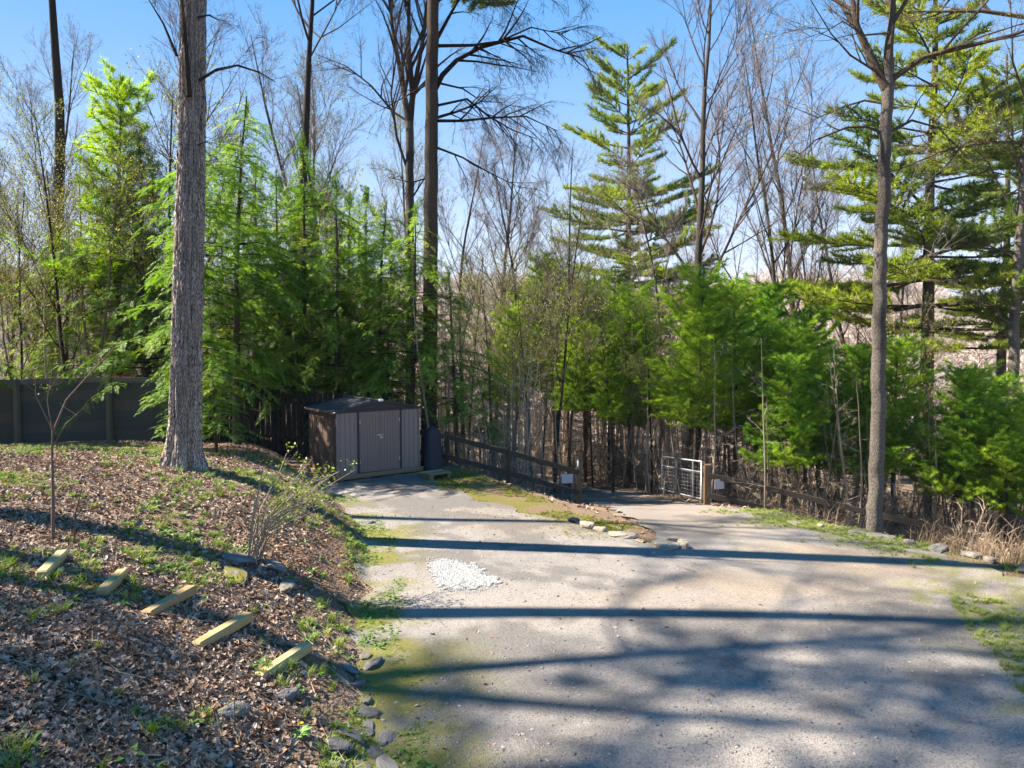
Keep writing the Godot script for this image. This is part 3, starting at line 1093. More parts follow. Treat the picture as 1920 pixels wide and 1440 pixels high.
func young_pine(number: int, tall: float, wide: float, bare: float, bright: float) -> Node3D:
	var r := RandomNumberGenerator.new()
	r.seed = number * 31 + 7
	var trunk := Wood.new()
	var br := Wood.new()
	var f := Flakes.new()
	var p := wander(Vector3(0, -0.4, 0), Vector3.UP, tall + 0.4, 14, 0.02, 0.03, r)
	trunk.tube(p, taper(15, 0.009 * tall + 0.015, 0.012), 8)
	var tufts := [needle_tuft(1, 24, 0.045), needle_tuft(2, 22, 0.05), needle_tuft(3, 26, 0.045)]
	var dead := [twig_spray(15, 7, 0.012), twig_spray(16, 8, 0.012)]
	var y := 0.05 * tall
	while y < tall * 0.97:
		var t := y / tall
		var start := along(p, (y + 0.4) / (tall + 0.4))
		var turn := r.randf() * TAU
		var many := 5 + r.randi() % 2
		for k in many:
			var a := turn + TAU * k / many + r.randfn(0, 0.2)
			var o := Vector3(cos(a), 0, sin(a))
			if t < bare:
				if r.randf() < 0.85:
					f.add(dead[k % 2], Transform3D(aim(o + Vector3(0, r.randf_range(-0.1, 0.3), 0), Vector3.UP).scaled_local(Vector3.ONE * r.randf_range(0.5, 1.3)), start), Color(0.2, 0.16, 0.13))
				continue
			var u := (t - bare) / (1.0 - bare)
			var l := wide * (0.2 + 0.8 * pow(1.0 - u, 0.7)) * r.randf_range(0.5, 1.25)
			var lift := lerpf(0.35, 1.5, u) + r.randfn(0, 0.15)
			var n := 5
			var q := PackedVector3Array()
			for i in n:
				var s := float(i) / (n - 1)
				q.push_back(start + o * l * s + Vector3(0, l * (lift * s * 0.55 + 0.3 * s * s), 0))
			br.tube(q, taper(n, 0.004 + 0.007 * l, 0.003), 3, Color(0.5, 0.5, 0.42))
			var tone := Color(0.18, 0.38, 0.03).lerp(Color(0.50, 0.66, 0.06), clampf(r.randf() * 0.8 + 0.3 * bright - 0.1, 0, 1))
			var s := 0.25
			while s < 1.02:
				var c := along(q, s)
				for side in [-1.0, 1.0]:
					var out: Vector3 = (o * r.randf_range(0.3, 0.9) + Vector3(-o.z, 0, o.x) * side * r.randf_range(0.15, 1.0) + Vector3(0, r.randf_range(-0.25, 1.1), 0)).normalized()
					var sl := l * 0.42 * (1.1 - s * 0.75) * r.randf_range(0.6, 1.2) + 0.1
					var m := 1 + int(sl / 0.11)
					br.tube(PackedVector3Array([c, c + out * sl]), taper(2, 0.005, 0.003), 3, Color(0.45, 0.5, 0.35))
					for j in m:
						var e: Vector3 = c + out * sl * (j + 1.0) / m
						f.add(tufts[r.randi() % 3], Transform3D(aim(out + Vector3(r.randfn(0, 0.35), r.randfn(0.35, 0.35), r.randfn(0, 0.35)), Vector3.UP).scaled_local(Vector3.ONE * r.randf_range(0.11, 0.17)), e), tone * r.randf_range(0.8, 1.25))
				f.add(tufts[0], Transform3D(aim(o + Vector3(0, lift, 0), Vector3.UP).scaled_local(Vector3.ONE * 0.15), c), tone)
				s += 0.15 / maxf(l, 0.4)
		y += r.randf_range(0.28, 0.46) * tall / 7.0
	for k in 12:
		f.add(tufts[k % 3], Transform3D(aim(Vector3(r.randfn(0, 0.3), 1, r.randfn(0, 0.3)), Vector3.RIGHT).scaled_local(Vector3.ONE * 0.17), along(p, 0.9 + k * 0.009)), Color(0.17, 0.3, 0.05))
	return tree_node("young_pine_tree", "tree", made(trunk, M.bark_brown), made(br, M.bark_brown, f, M.needle), "foliage")


func pine_branch(br: Wood, f: Flakes, tufts: Array, q: PackedVector3Array, thick: float, from: float, tone: Color, r: RandomNumberGenerator, size: float) -> void:
	var n := q.size()
	var l := 0.0
	for i in n - 1:
		l += q[i].distance_to(q[i + 1])
	br.tube(q, taper(n, thick, 0.008), 4, Color(0.6, 0.55, 0.5))
	var s := from
	while s < 1.02:
		var c := along(q, s)
		var fw := (along(q, s + 0.1) - along(q, s - 0.1)).normalized()
		for side in [-1.0, 1.0]:
			var out: Vector3 = (fw * 0.8 + fw.cross(Vector3.UP) * side * r.randf_range(0.5, 1.0) + Vector3(0, r.randf_range(-0.1, 0.35), 0)).normalized()
			var sl := l * 0.3 * (1.15 - s * 0.7) * r.randf_range(0.5, 1.2) + 0.15
			br.tube(PackedVector3Array([c, c + out * sl]), taper(2, 0.010, 0.004), 3, Color(0.5, 0.5, 0.42))
			var m := 1 + int(sl / (size * 0.62))
			for j in m:
				f.add(tufts[r.randi() % 3], Transform3D(aim(out + Vector3(r.randfn(0, 0.3), r.randfn(0.3, 0.25), r.randfn(0, 0.3)), Vector3.UP).scaled_local(Vector3.ONE * size * r.randf_range(0.75, 1.2)), c + out * sl * (j + 1.0) / m), tone * r.randf_range(0.75, 1.25))
		s += size * 1.1 / maxf(l, 0.5)


func tall_pine(number: int, tall: float, wide: float, bare: float) -> Node3D:
	var r := RandomNumberGenerator.new()
	r.seed = number * 53 + 1
	var trunk := Wood.new()
	var br := Wood.new()
	var f := Flakes.new()
	var p := wander(Vector3(0, -0.5, 0), Vector3.UP, tall + 0.5, 16, 0.012, 0.03, r)
	trunk.tube(p, taper(17, 0.0135 * tall, 0.03), 10)
	var tufts := [needle_tuft(11, 20, 0.06), needle_tuft(12, 18, 0.065), needle_tuft(13, 22, 0.06)]
	var dead := [twig_spray(25, 9, 0.010), twig_spray(26, 8, 0.010)]
	var y := 0.16 * tall
	while y < tall * 0.98:
		var t := y / tall
		var start := along(p, (y + 0.5) / (tall + 0.5))
		var many := 4 + r.randi() % 3
		var turn := r.randf() * TAU
		for k in many:
			var a := turn + TAU * k / many + r.randfn(0, 0.25)
			var o := Vector3(cos(a), 0, sin(a))
			if t < bare:
				if r.randf() < 0.6:
					f.add(dead[k % 2], Transform3D(aim(o + Vector3(0, r.randf_range(-0.25, 0.2), 0), Vector3.UP).scaled_local(Vector3.ONE * r.randf_range(0.8, 2.2)), start), Color(0.11, 0.09, 0.08))
				continue
			if r.randf() < 0.12:
				continue
			var u := (t - bare) / (1.0 - bare)
			var l := wide * (0.12 + 0.88 * pow(1.0 - u, 0.6)) * r.randf_range(0.4, 1.2)
			var lift := lerpf(-0.14, 0.75, u * u) + r.randfn(0, 0.08)
			var q := PackedVector3Array()
			for i in 6:
				var s := i / 5.0
				q.push_back(start + o * l * s + Vector3(0, l * (lift * s + 0.16 * s * s), 0) + Vector3(-o.z, 0, o.x) * sin(s * 2.5 + a) * 0.08 * l)
			var tone := Color(0.14, 0.23, 0.07).lerp(Color(0.46, 0.52, 0.07), r.randf())
			pine_branch(br, f, tufts, q, 0.012 + 0.012 * l, 0.32, tone, r, 0.24)
		y += r.randf_range(0.4, 0.9) * tall / 20.0
	return tree_node("tall_pine_tree", "tree", made(trunk, M.bark_brown), made(br, M.bark_brown, f, M.needle), "crown")


func boughs(br: Wood, f: Flakes, leaves: Flakes, sprays: Array, buds: Flakes, q: PackedVector3Array, r0: float, level: int, r: RandomNumberGenerator, tone: Color, up: float, dense: float, young: float) -> void:
	# a limb along q with its own smaller limbs, down to twigs
	var n := q.size()
	var l := 0.0
	for i in n - 1:
		l += q[i].distance_to(q[i + 1])
	br.tube(q, taper(n, r0, maxf(r0 * 0.22, 0.004)), 6 if r0 > 0.06 else (4 if r0 > 0.02 else 3), tone * 3.4)
	if level == 0:
		for k in int(2 + l * 4.5 * dense):
			var s := r.randf_range(0.15, 1.0)
			var fw := (along(q, s + 0.1) - along(q, s - 0.1)).normalized()
			var out := fw * 0.9 + Vector3(r.randfn(0, 0.5), r.randfn(up, 0.4), r.randfn(0, 0.5))
			var t := Transform3D(aim(out, Vector3.UP).scaled_local(Vector3.ONE * r.randf_range(0.45, 0.95)), along(q, s))
			f.add(sprays[r.randi() % sprays.size()], t, tone * r.randf_range(0.8, 1.3))
			if young > 0.0 and r.randf() < young:
				leaves.add(buds, t, Color(0.46, 0.46, 0.08) * r.randf_range(0.7, 1.15))
		return
	for k in int(2 + l * 1.7 * dense):
		var s := r.randf_range(0.22, 1.0)
		var fw := (along(q, s + 0.1) - along(q, s - 0.1)).normalized()
		var a := r.randf() * TAU
		var side := fw.cross(Vector3(cos(a), 0.3, sin(a))).normalized()
		var out := fw * r.randf_range(0.7, 1.2) + side * r.randf_range(0.5, 0.9) + Vector3(0, up, 0)
		var sl := l * r.randf_range(0.28, 0.5) * (1.15 - s * 0.6)
		boughs(br, f, leaves, sprays, buds, wander(along(q, s), out, sl, 4, 0.12, up * 0.12, r), r0 * 0.5 * (1.2 - s * 0.6), level - 1, r, tone, up, dense, young)


func bare_tree(called: String, number: int, tall: float, thick: float, fork: float, up: float, limbs: int, stems: int, tone: Color, bark: Material, young := 0.0, dense := 1.0) -> Node3D:
	var r := RandomNumberGenerator.new()
	r.seed = number * 71 + 5
	var trunk := Wood.new()
	var br := Wood.new()
	var f := Flakes.new()
	var leaves := Flakes.new()
	var sprays := [twig_spray(31, 9, 0.0085), twig_spray(32, 8, 0.0085), twig_spray(33, 10, 0.0085)]
	var buds := leaf_spray(41, 12, 0.095)
	for m in stems:
		var a := TAU * m / stems + r.randf()
		var spread := 0.0 if stems == 1 else r.randf_range(0.12, 0.22)
		var h := tall * (1.0 if m == 0 else r.randf_range(0.75, 0.95))
		var p := wander(Vector3(cos(a), 0, sin(a)) * 0.12 * minf(1, stems - 1) + Vector3(0, -0.4, 0), Vector3(cos(a) * spread, 1, sin(a) * spread), h, 14, 0.03, 0.02, r)
		trunk.tube(p, taper(15, thick * (1.0 if m == 0 else 0.75), 0.015, 0.9), 10, Color.WHITE)
		for k in limbs:
			var t := fork + (1.0 - fork) * pow(float(k) / limbs, 0.9) * 0.96
			var az := k * 2.4 + r.randfn(0, 0.3)
			var steep := up + r.randfn(0, 0.12)
			var l := tall * 0.30 * pow(1.0 - (t - fork) / (1.02 - fork), 0.6) * r.randf_range(0.6, 1.15) + 0.5
			boughs(br, f, leaves, sprays, buds, wander(along(p, t), Vector3(cos(az), steep, sin(az)), l, 6, 0.08, 0.05 * up, r), thick * 0.42 * (1.15 - t), 1, r, tone, 0.25, dense, young)
	mottle(trunk, number)
	var crown := made(br, bark, f, M.twig)
	leaves.into(crown, M.leaf)
	return tree_node(called, "tree", made(trunk, bark), crown, "crown")


func thin_stem(number: int, tall: float, pale: float) -> ArrayMesh:
	var r := RandomNumberGenerator.new()
	r.seed = number * 13 + 2
	var w := Wood.new()
	var f := Flakes.new()
	var tone := Color(0.17, 0.135, 0.10).lerp(Color(0.62, 0.51, 0.38), pale)
	var p := wander(Vector3(0, -0.3, 0), Vector3(r.randfn(0, 0.06), 1, r.randfn(0, 0.06)), tall, 7, 0.05, 0.03, r)
	w.tube(p, taper(8, 0.012 + 0.0045 * tall, 0.005), 5, tone)
	var sprays := [twig_spray(51, 5, 0.010), twig_spray(52, 6, 0.010)]
	for k in int(tall * 5.0):
		var t := r.randf_range(0.15, 1.0)
		var a := r.randf() * TAU
		f.add(sprays[k % 2], Transform3D(aim(Vector3(cos(a), r.randf_range(-0.1, 0.8), sin(a)), Vector3.UP).scaled_local(Vector3.ONE * r.randf_range(0.35, 1.0) * (1.15 - t * 0.5)), along(p, t)), tone * r.randf_range(0.8, 1.3))
	return made(w, M.twig, f, M.twig)


func big_trunk() -> Mesh:
	# the furrowed trunk beside the fence: ridged bark as relief, flared at the foot
	var w := Wood.new()
	var rows := lines([[-0.5, 9.6, 0.045, 1.0], [9.6, 17.0, 0.5, 1.0]])
	var sides := 120
	for y in rows:
		var cx := 0.034 * y + 0.03 * sin(y * 0.33) * smoothstep(0, 4, y)
		var cz := 0.06 * sin(y * 0.4 + 1.0)
		var base := lerpf(0.235, 0.178, smoothstep(0.0, 9.5, y)) * (1.0 - 0.55 * smoothstep(9.0, 17.0, y))
		for j in sides + 1:
			var a := TAU * (j % sides) / sides
			var foot := exp(-maxf(y, 0.0) / 0.32) * (0.11 + 0.07 * sin(a * 5.0 + 0.6) + 0.04 * sin(a * 3.0))
			var q := Vector3(cos(a), 0, sin(a))
			var wave := a + 0.05 * sin(y * 2.1 + a * 3.0)
			var u := Vector3(cos(wave), 0, sin(wave)) * 55.0
			var rid := 1.0 - absf(nf.get_noise_3d(u.x, y * 8.0, u.z)) * 3.2
			var fine := nf.get_noise_3d(u.x * 2.6, y * 26.0, u.z * 2.6 + 40.0)
			# a dark open seam low on the camera side
			var seam := -0.05 * smoothstep(0.16, 0.02, absf(wrapf(a - 1.95 - 0.12 * y, -PI, PI))) * smoothstep(2.0, 1.2, y) * smoothstep(0.1, 0.5, y)
			var rad := base + foot - 0.012 + 0.034 * rid + 0.007 * fine + seam + 0.012 * nz.get_noise_3d(q.x * 20.0, y * 6.0, q.z * 20.0)
			w.v.push_back(Vector3(cx, y, cz) + q * rad)
			w.uv.push_back(Vector2(2.0 * j / sides, y))
			var k := 0.95 + 0.5 * fine
			var c := Color(k, k, k)
			# yellow moss on the foot's left side
			var moss := smoothstep(0.75, 0.2, y) * smoothstep(-0.2, -0.7, cos(a - 0.6)) * clampf(0.8 + fine * 2.0, 0, 1)
			c = c.lerp(Color(1.5, 1.15, 0.12), moss)
			# pale grey lichen patches
			c = c.lerp(Color(1.6, 1.65, 1.7), 0.35 * smoothstep(0.12, 0.4, nz.get_noise_3d(q.x * 9.0, y * 7.0, q.z * 9.0 + 20.0)))
			w.c.push_back(c)
	var cols := sides + 1
	w.n.resize(w.v.size())
	for i in rows.size():
		for j in cols:
			var a := w.v[i * cols + (j + 1) % sides] - w.v[i * cols + (j - 1 + sides) % sides]
			var b := w.v[mini(i + 1, rows.size() - 1) * cols + j] - w.v[maxi(i - 1, 0) * cols + j]
			w.n[i * cols + j] = b.cross(a).normalized()
	# angle grows to the left seen from outside here, so wind the other way
	for i in rows.size() - 1:
		for j in sides:
			var a := i * cols + j
			var e := a + cols
			w.ix.append_array([a, e + 1, e, a, a + 1, e + 1])
	return made(w, null)


func mottle(w: Wood, number: int) -> void:
	# lichen and scars: blotches of paler and darker bark
	for i in w.v.size():
		var p := w.v[i] * 1.0
		var a := nf.get_noise_3d(p.x * 22.0 + number * 7.0, p.y * 9.0, p.z * 22.0)
		var b := nz.get_noise_3d(p.x * 20.0, p.y * 12.0 + number, p.z * 20.0)
		w.c[i] = w.c[i] * (1.0 + 0.55 * a) * (1.0 + 0.8 * b)


func limb_points(rows: Array, r: RandomNumberGenerator, sway: float) -> PackedVector3Array:
	# hand-set limbs: x and height in metres from the trunk's foot, with a sideways reach of their own
	var o := PackedVector3Array()
	var z := r.randfn(0, sway)
	for i in rows.size():
		o.push_back(Vector3(rows[i][0], rows[i][1], z * i / rows.size()))
	return o


func limbed_tree(called: String, label: String, at: Vector3, trunk_rows: Array, r0: float, r1: float, limbs: Array, bark: Material, tone: Color, number: int, droop: float, level: int, young := 0.0, dense := 1.0) -> Node3D:
	var r := RandomNumberGenerator.new()
	r.seed = number
	var t := thing(called, label, "tree", at)
	var w := Wood.new()
	var p := PackedVector3Array()
	for k in trunk_rows:
		p.push_back(Vector3(k[0], k[1] - at.y, k[2] if k.size() > 2 else 0.0))
	var fine := Curve3D.new()
	for k in p:
		fine.add_point(k)
	var q := PackedVector3Array()
	for i in 91:
		q.push_back(fine.sample_baked(fine.get_baked_length() * i / 90.0) + Vector3(nz.get_noise_2d(i * 3.0, number), 0, nz.get_noise_2d(i * 3.0, number + 50.0)) * 0.03 * minf(i, 1))
	var rr := taper(91, r0, r1)
	for i in 91:
		rr[i] *= 1.0 + 0.35 * exp(-i * 0.3) + 0.06 * nz.get_noise_2d(i * 12.0, number)
	w.tube(q, rr, 16)
	mottle(w, number)
	part(t, "trunk", made(w, bark))
	var br := Wood.new()
	var f := Flakes.new()
	var leaves := Flakes.new()
	var sprays := [twig_spray(61 + number, 11, 0.0085, droop), twig_spray(62 + number, 10, 0.0085, droop), twig_spray(63 + number, 12, 0.0085, droop)]
	var buds := leaf_spray(42, 12, 0.095)
	for k in limbs:
		var pts := limb_points(k[1], r, 0.9)
		for i in pts.size():
			pts[i].y -= at.y
		boughs(br, f, leaves, sprays, buds, pts, k[0], level, r, tone, -0.15 if droop > 0.5 else 0.25, dense, young)
	var crown := made(br, bark, f, M.twig)
	leaves.into(crown, M.leaf)
	part(t, "crown", crown)
	return t


# ------------------------------------------------------------------ the shed and what stands by it
func ribbed(wide: float, tall: float, pitch: float, groove: float, deep: float, slope := 0.0) -> ArrayMesh:
	# sheet metal in the xy plane facing +z, pressed into upright boards; slope raises the top edge along x
	var f := Flakes.new()
	var xs := [0.0]
	var zs := [0.0]
	var x := pitch * 0.5
	while x < wide - groove:
		for k in [[x, 0.0], [x + groove * 0.25, -deep], [x + groove * 0.75, -deep], [x + groove, 0.0]]:
			xs.append(k[0])
			zs.append(k[1])
		x += pitch
	xs.append(wide)
	zs.append(0.0)
	for i in xs.size() - 1:
		var a := Vector3(xs[i], 0, zs[i])
		var b := Vector3(xs[i + 1], 0, zs[i + 1])
		var c := Vector3(xs[i + 1], tall + slope * xs[i + 1], zs[i + 1])
		var d := Vector3(xs[i], tall + slope * xs[i], zs[i])
		f.tri(a, d, c)
		f.tri(a, c, b)
	# back sheet
	f.tri(Vector3(0, 0, -0.02), Vector3(wide, 0, -0.02), Vector3(wide, tall + slope * wide, -0.02))
	f.tri(Vector3(0, 0, -0.02), Vector3(wide, tall + slope * wide, -0.02), Vector3(0, tall, -0.02))
	return made(null, null, f, null)


func put(parent: Node, called: String, mesh: Mesh, mat: Material, at := Vector3.ZERO, turn := 0.0) -> MeshInstance3D:
	var o := part(parent, called, mesh, mat)
	o.position = at
	o.rotation.y = turn
	return o


func build_shed() -> void:
	var W := 2.2
	var D := 1.6
	var F := 0.15  # floor height
	var T := 1.64  # eaves
	var P := 1.85  # ridge
	var s := thing("garden_shed", "taupe metal garden shed with black gable roof and double doors", "shed", Vector3(-4.05, 0.0, -16.45), deg_to_rad(37.7))
	# timber base
	put(s, "base_beam", box(Vector3(W + 0.14, 0.1, 0.09)), M.timber_old, Vector3(W / 2, 0.10, 0.03))
	put(s, "base_beam", box(Vector3(W + 0.14, 0.1, 0.09)), M.timber_old, Vector3(W / 2, 0.10, -D - 0.03))
	for x in [-0.03, W + 0.03]:
		put(s, "base_beam", box(Vector3(0.09, 0.1, D - 0.04)), M.timber_old, Vector3(x, 0.098, -D / 2))
	for x in [0.1, W * 0.36, W * 0.7, W - 0.12]:
		put(s, "base_block", box(Vector3(0.12, 0.13, 0.2)), M.timber_grey, Vector3(x, -0.016, -0.06))
	put(s, "floor_deck", box(Vector3(W - 0.1, 0.02, D - 0.1)), M.timber_old, Vector3(W / 2, 0.145, -D / 2))
	# front: side panels, door posts, double doors
	var H := T - F
	var w1 := 0.5
	put(s, "wall_panel", ribbed(w1, H, 0.125, 0.014, 0.012), M.panel, Vector3(0.02, F, 0))
	put(s, "wall_panel", ribbed(w1 - 0.03, H, 0.125, 0.014, 0.012), M.panel, Vector3(W - w1 + 0.01, F, 0))
	for x in [w1 + 0.045, W - w1 - 0.03]:
		put(s, "door_post", box(Vector3(0.055, H - 0.02, 0.05)), M.trim, Vector3(x, F + H / 2, -0.015))
	var dw := (W - 2 * w1 - 0.135) / 2
	for k in 2:
		var door := put(s, "door", ribbed(dw - 0.004, H - 0.05, 0.075, 0.009, 0.009), M.panel_door, Vector3(w1 + 0.077 + k * (dw + 0.004), F + 0.015, 0.012))
		for y in [0.25, 1.2]:
			put(door, "hinge", box(Vector3(0.014, 0.085, 0.012), Vector3.ZERO, 0.003), M.steel, Vector3(0.012 if k == 0 else dw - 0.016, y, 0.006))
		if k == 0:
			put(door, "latch", box(Vector3(0.11, 0.022, 0.014), Vector3.ZERO, 0.004), M.steel, Vector3(dw - 0.02, 0.86, 0.012))
		else:
			put(door, "handle", pipe([Vector3(0, 0, 0), Vector3(0.0, 0.0, 0.03), Vector3(0, -0.1, 0.03), Vector3(0, -0.1, 0)], 0.006), M.steel, Vector3(0.055, 0.88, 0.0))
			put(door, "padlock", box(Vector3(0.04, 0.05, 0.02), Vector3.ZERO, 0.007), M.steel, Vector3(0.012, 0.80, 0.022))
	# gable infill, dark
	var g := Flakes.new()
	for z in [0.006, -D - 0.006]:
		g.tri(Vector3(0, T - 0.03, z), Vector3(W / 2, P - 0.02, z), Vector3(W, T - 0.03, z))
	g.tri(Vector3(0, T - 0.03, -0.02), Vector3(W, T - 0.03, -0.02), Vector3(W / 2, P - 0.02, -0.02))
	put(s, "gable", made(null, null, g, null), M.trim)
	put(s, "header_trim", box(Vector3(W + 0.02, 0.05, 0.035)), M.trim, Vector3(W / 2, T - 0.015, 0.012))
	# side and back walls
	put(s, "side_wall", ribbed(D, H, 0.125, 0.016, 0.014), M.panel_brown_shaded, Vector3(0, F, -D), -PI / 2)
	put(s, "side_wall", ribbed(D, H, 0.125, 0.016, 0.014), M.panel_brown_shaded, Vector3(W, F, 0), PI / 2)
	put(s, "back_wall", ribbed(W, H, 0.125, 0.014, 0.012), M.panel_brown_shaded, Vector3(W, F, -D), PI)
	for x in [0.012, W - 0.012]:
		put(s, "corner_post", box(Vector3(0.03, H, 0.03), Vector3.ZERO, 0.004), M.panel, Vector3(x, F + H / 2, 0.004))
	# roof of two ribbed sheets with a turned-down edge, and the ridge cap
	var over := 0.07
	var run := W / 2 + over
	var rise := (P - T) * run / (W / 2)
	var long := sqrt(run * run + rise * rise)
	for k in 2:
		var m := ribbed(D + 2 * over, long, 0.19, 0.03, -0.014)
		var x := Vector3(0, 0, -1) if k == 1 else Vector3(0, 0, 1)
		var y := Vector3(-run, rise, 0).normalized() if k == 1 else Vector3(run, rise, 0).normalized()
		var sheet_node := part(s, "roof_sheet", m, M.roof)
		sheet_node.transform = Transform3D(Basis(x, y, x.cross(y)), Vector3(W + over, P - rise, over) if k == 1 else Vector3(-over, P - rise, -D - over))
		put(s, "eaves_trim", box(Vector3(0.02, 0.05, D + 2 * over), Vector3.ZERO, 0.004), M.panel_brown_shaded if k == 0 else M.trim, Vector3(-over if k == 0 else W + over, P - rise - 0.016, -D / 2))
	put(s, "ridge_cap", bar(Vector3(W / 2, P + 0.014, over), Vector3(W / 2, P + 0.014, -D - over), 0.02, 0.13), M.roof)
	for z in [over, -D - over]:
		for k in [-1.0, 1.0]:
			put(s, "verge_trim", bar(Vector3(W / 2, P + 0.004, z), Vector3(W / 2 + k * run, P - rise - 0.002, z), 0.045, 0.015), M.trim)
	put(s, "ridge_end_cap", box(Vector3(0.11, 0.055, 0.05), Vector3.ZERO, 0.014), M.white, Vector3(W / 2, P + 0.012, over + 0.025))
	for c in [Vector3(-over, P - rise, over), Vector3(-over, P - rise, -D - over), Vector3(W + over, P - rise, over)]:
		put(s, "eaves_corner_cap", box(Vector3(0.03, 0.03, 0.03), Vector3.ZERO, 0.008), M.white, c)

	# something tall under a dark cover, between the shed and the rail fence
	var t := thing("covered_bin", "tall narrow object under a dark navy cover beside the shed", "bin", ground(-2.02, -18.0), deg_to_rad(37.7))
	var w := Wood.new()
	for i in 13:
		var y := i / 12.0
		for j in 33:
			var a := TAU * (j % 32) / 32.0
			var q := Vector2(signf(cos(a)) * pow(absf(cos(a)), 0.55), signf(sin(a)) * pow(absf(sin(a)), 0.55)) * lerpf(0.26, 0.17, y)
			q *= 1.0 + 0.09 * sin(a * 7.0 + y * 2.0) * (1.0 - y) + 0.04 * sin(a * 3.0)
			if i == 12:
				q *= 0.05
			w.v.push_back(Vector3(q.x, 1.14 * minf(y * 1.02, 1.0) - 0.03 + (0.02 if i == 12 else 0.0), q.y))
			w.n.push_back(Vector3(cos(a), 0.15 if i < 12 else 4.0, sin(a)).normalized())
			w.uv.push_back(Vector2(a, y))
			w.c.push_back(Color.WHITE)
	for i in 12:
		for j in 32:
			var a := i * 33 + j
			w.ix.append_array([a, a + 34, a + 33, a, a + 1, a + 34])
	part(t, "cover", made(w, null), M.cover)
	put(t, "base", box(Vector3(0.34, 0.08, 0.34)), M.trim, Vector3(0, 0.03, 0))

	# low timber step
	t = thing("timber_step", "low timber deck step on the ground right of the shed", "step", ground(-1.82, -17.05), deg_to_rad(37.7))
	for k in 4:
		put(t, "plank", box(Vector3(0.62, 0.035, 0.105)), M.timber_old if k else M.timber_pale, Vector3(0, 0.125, -0.18 + k * 0.115))
	for x in [-0.24, 0.24]:
		put(t, "bearer", box(Vector3(0.09, 0.12, 0.42)), M.timber_old, Vector3(x, 0.046, 0))


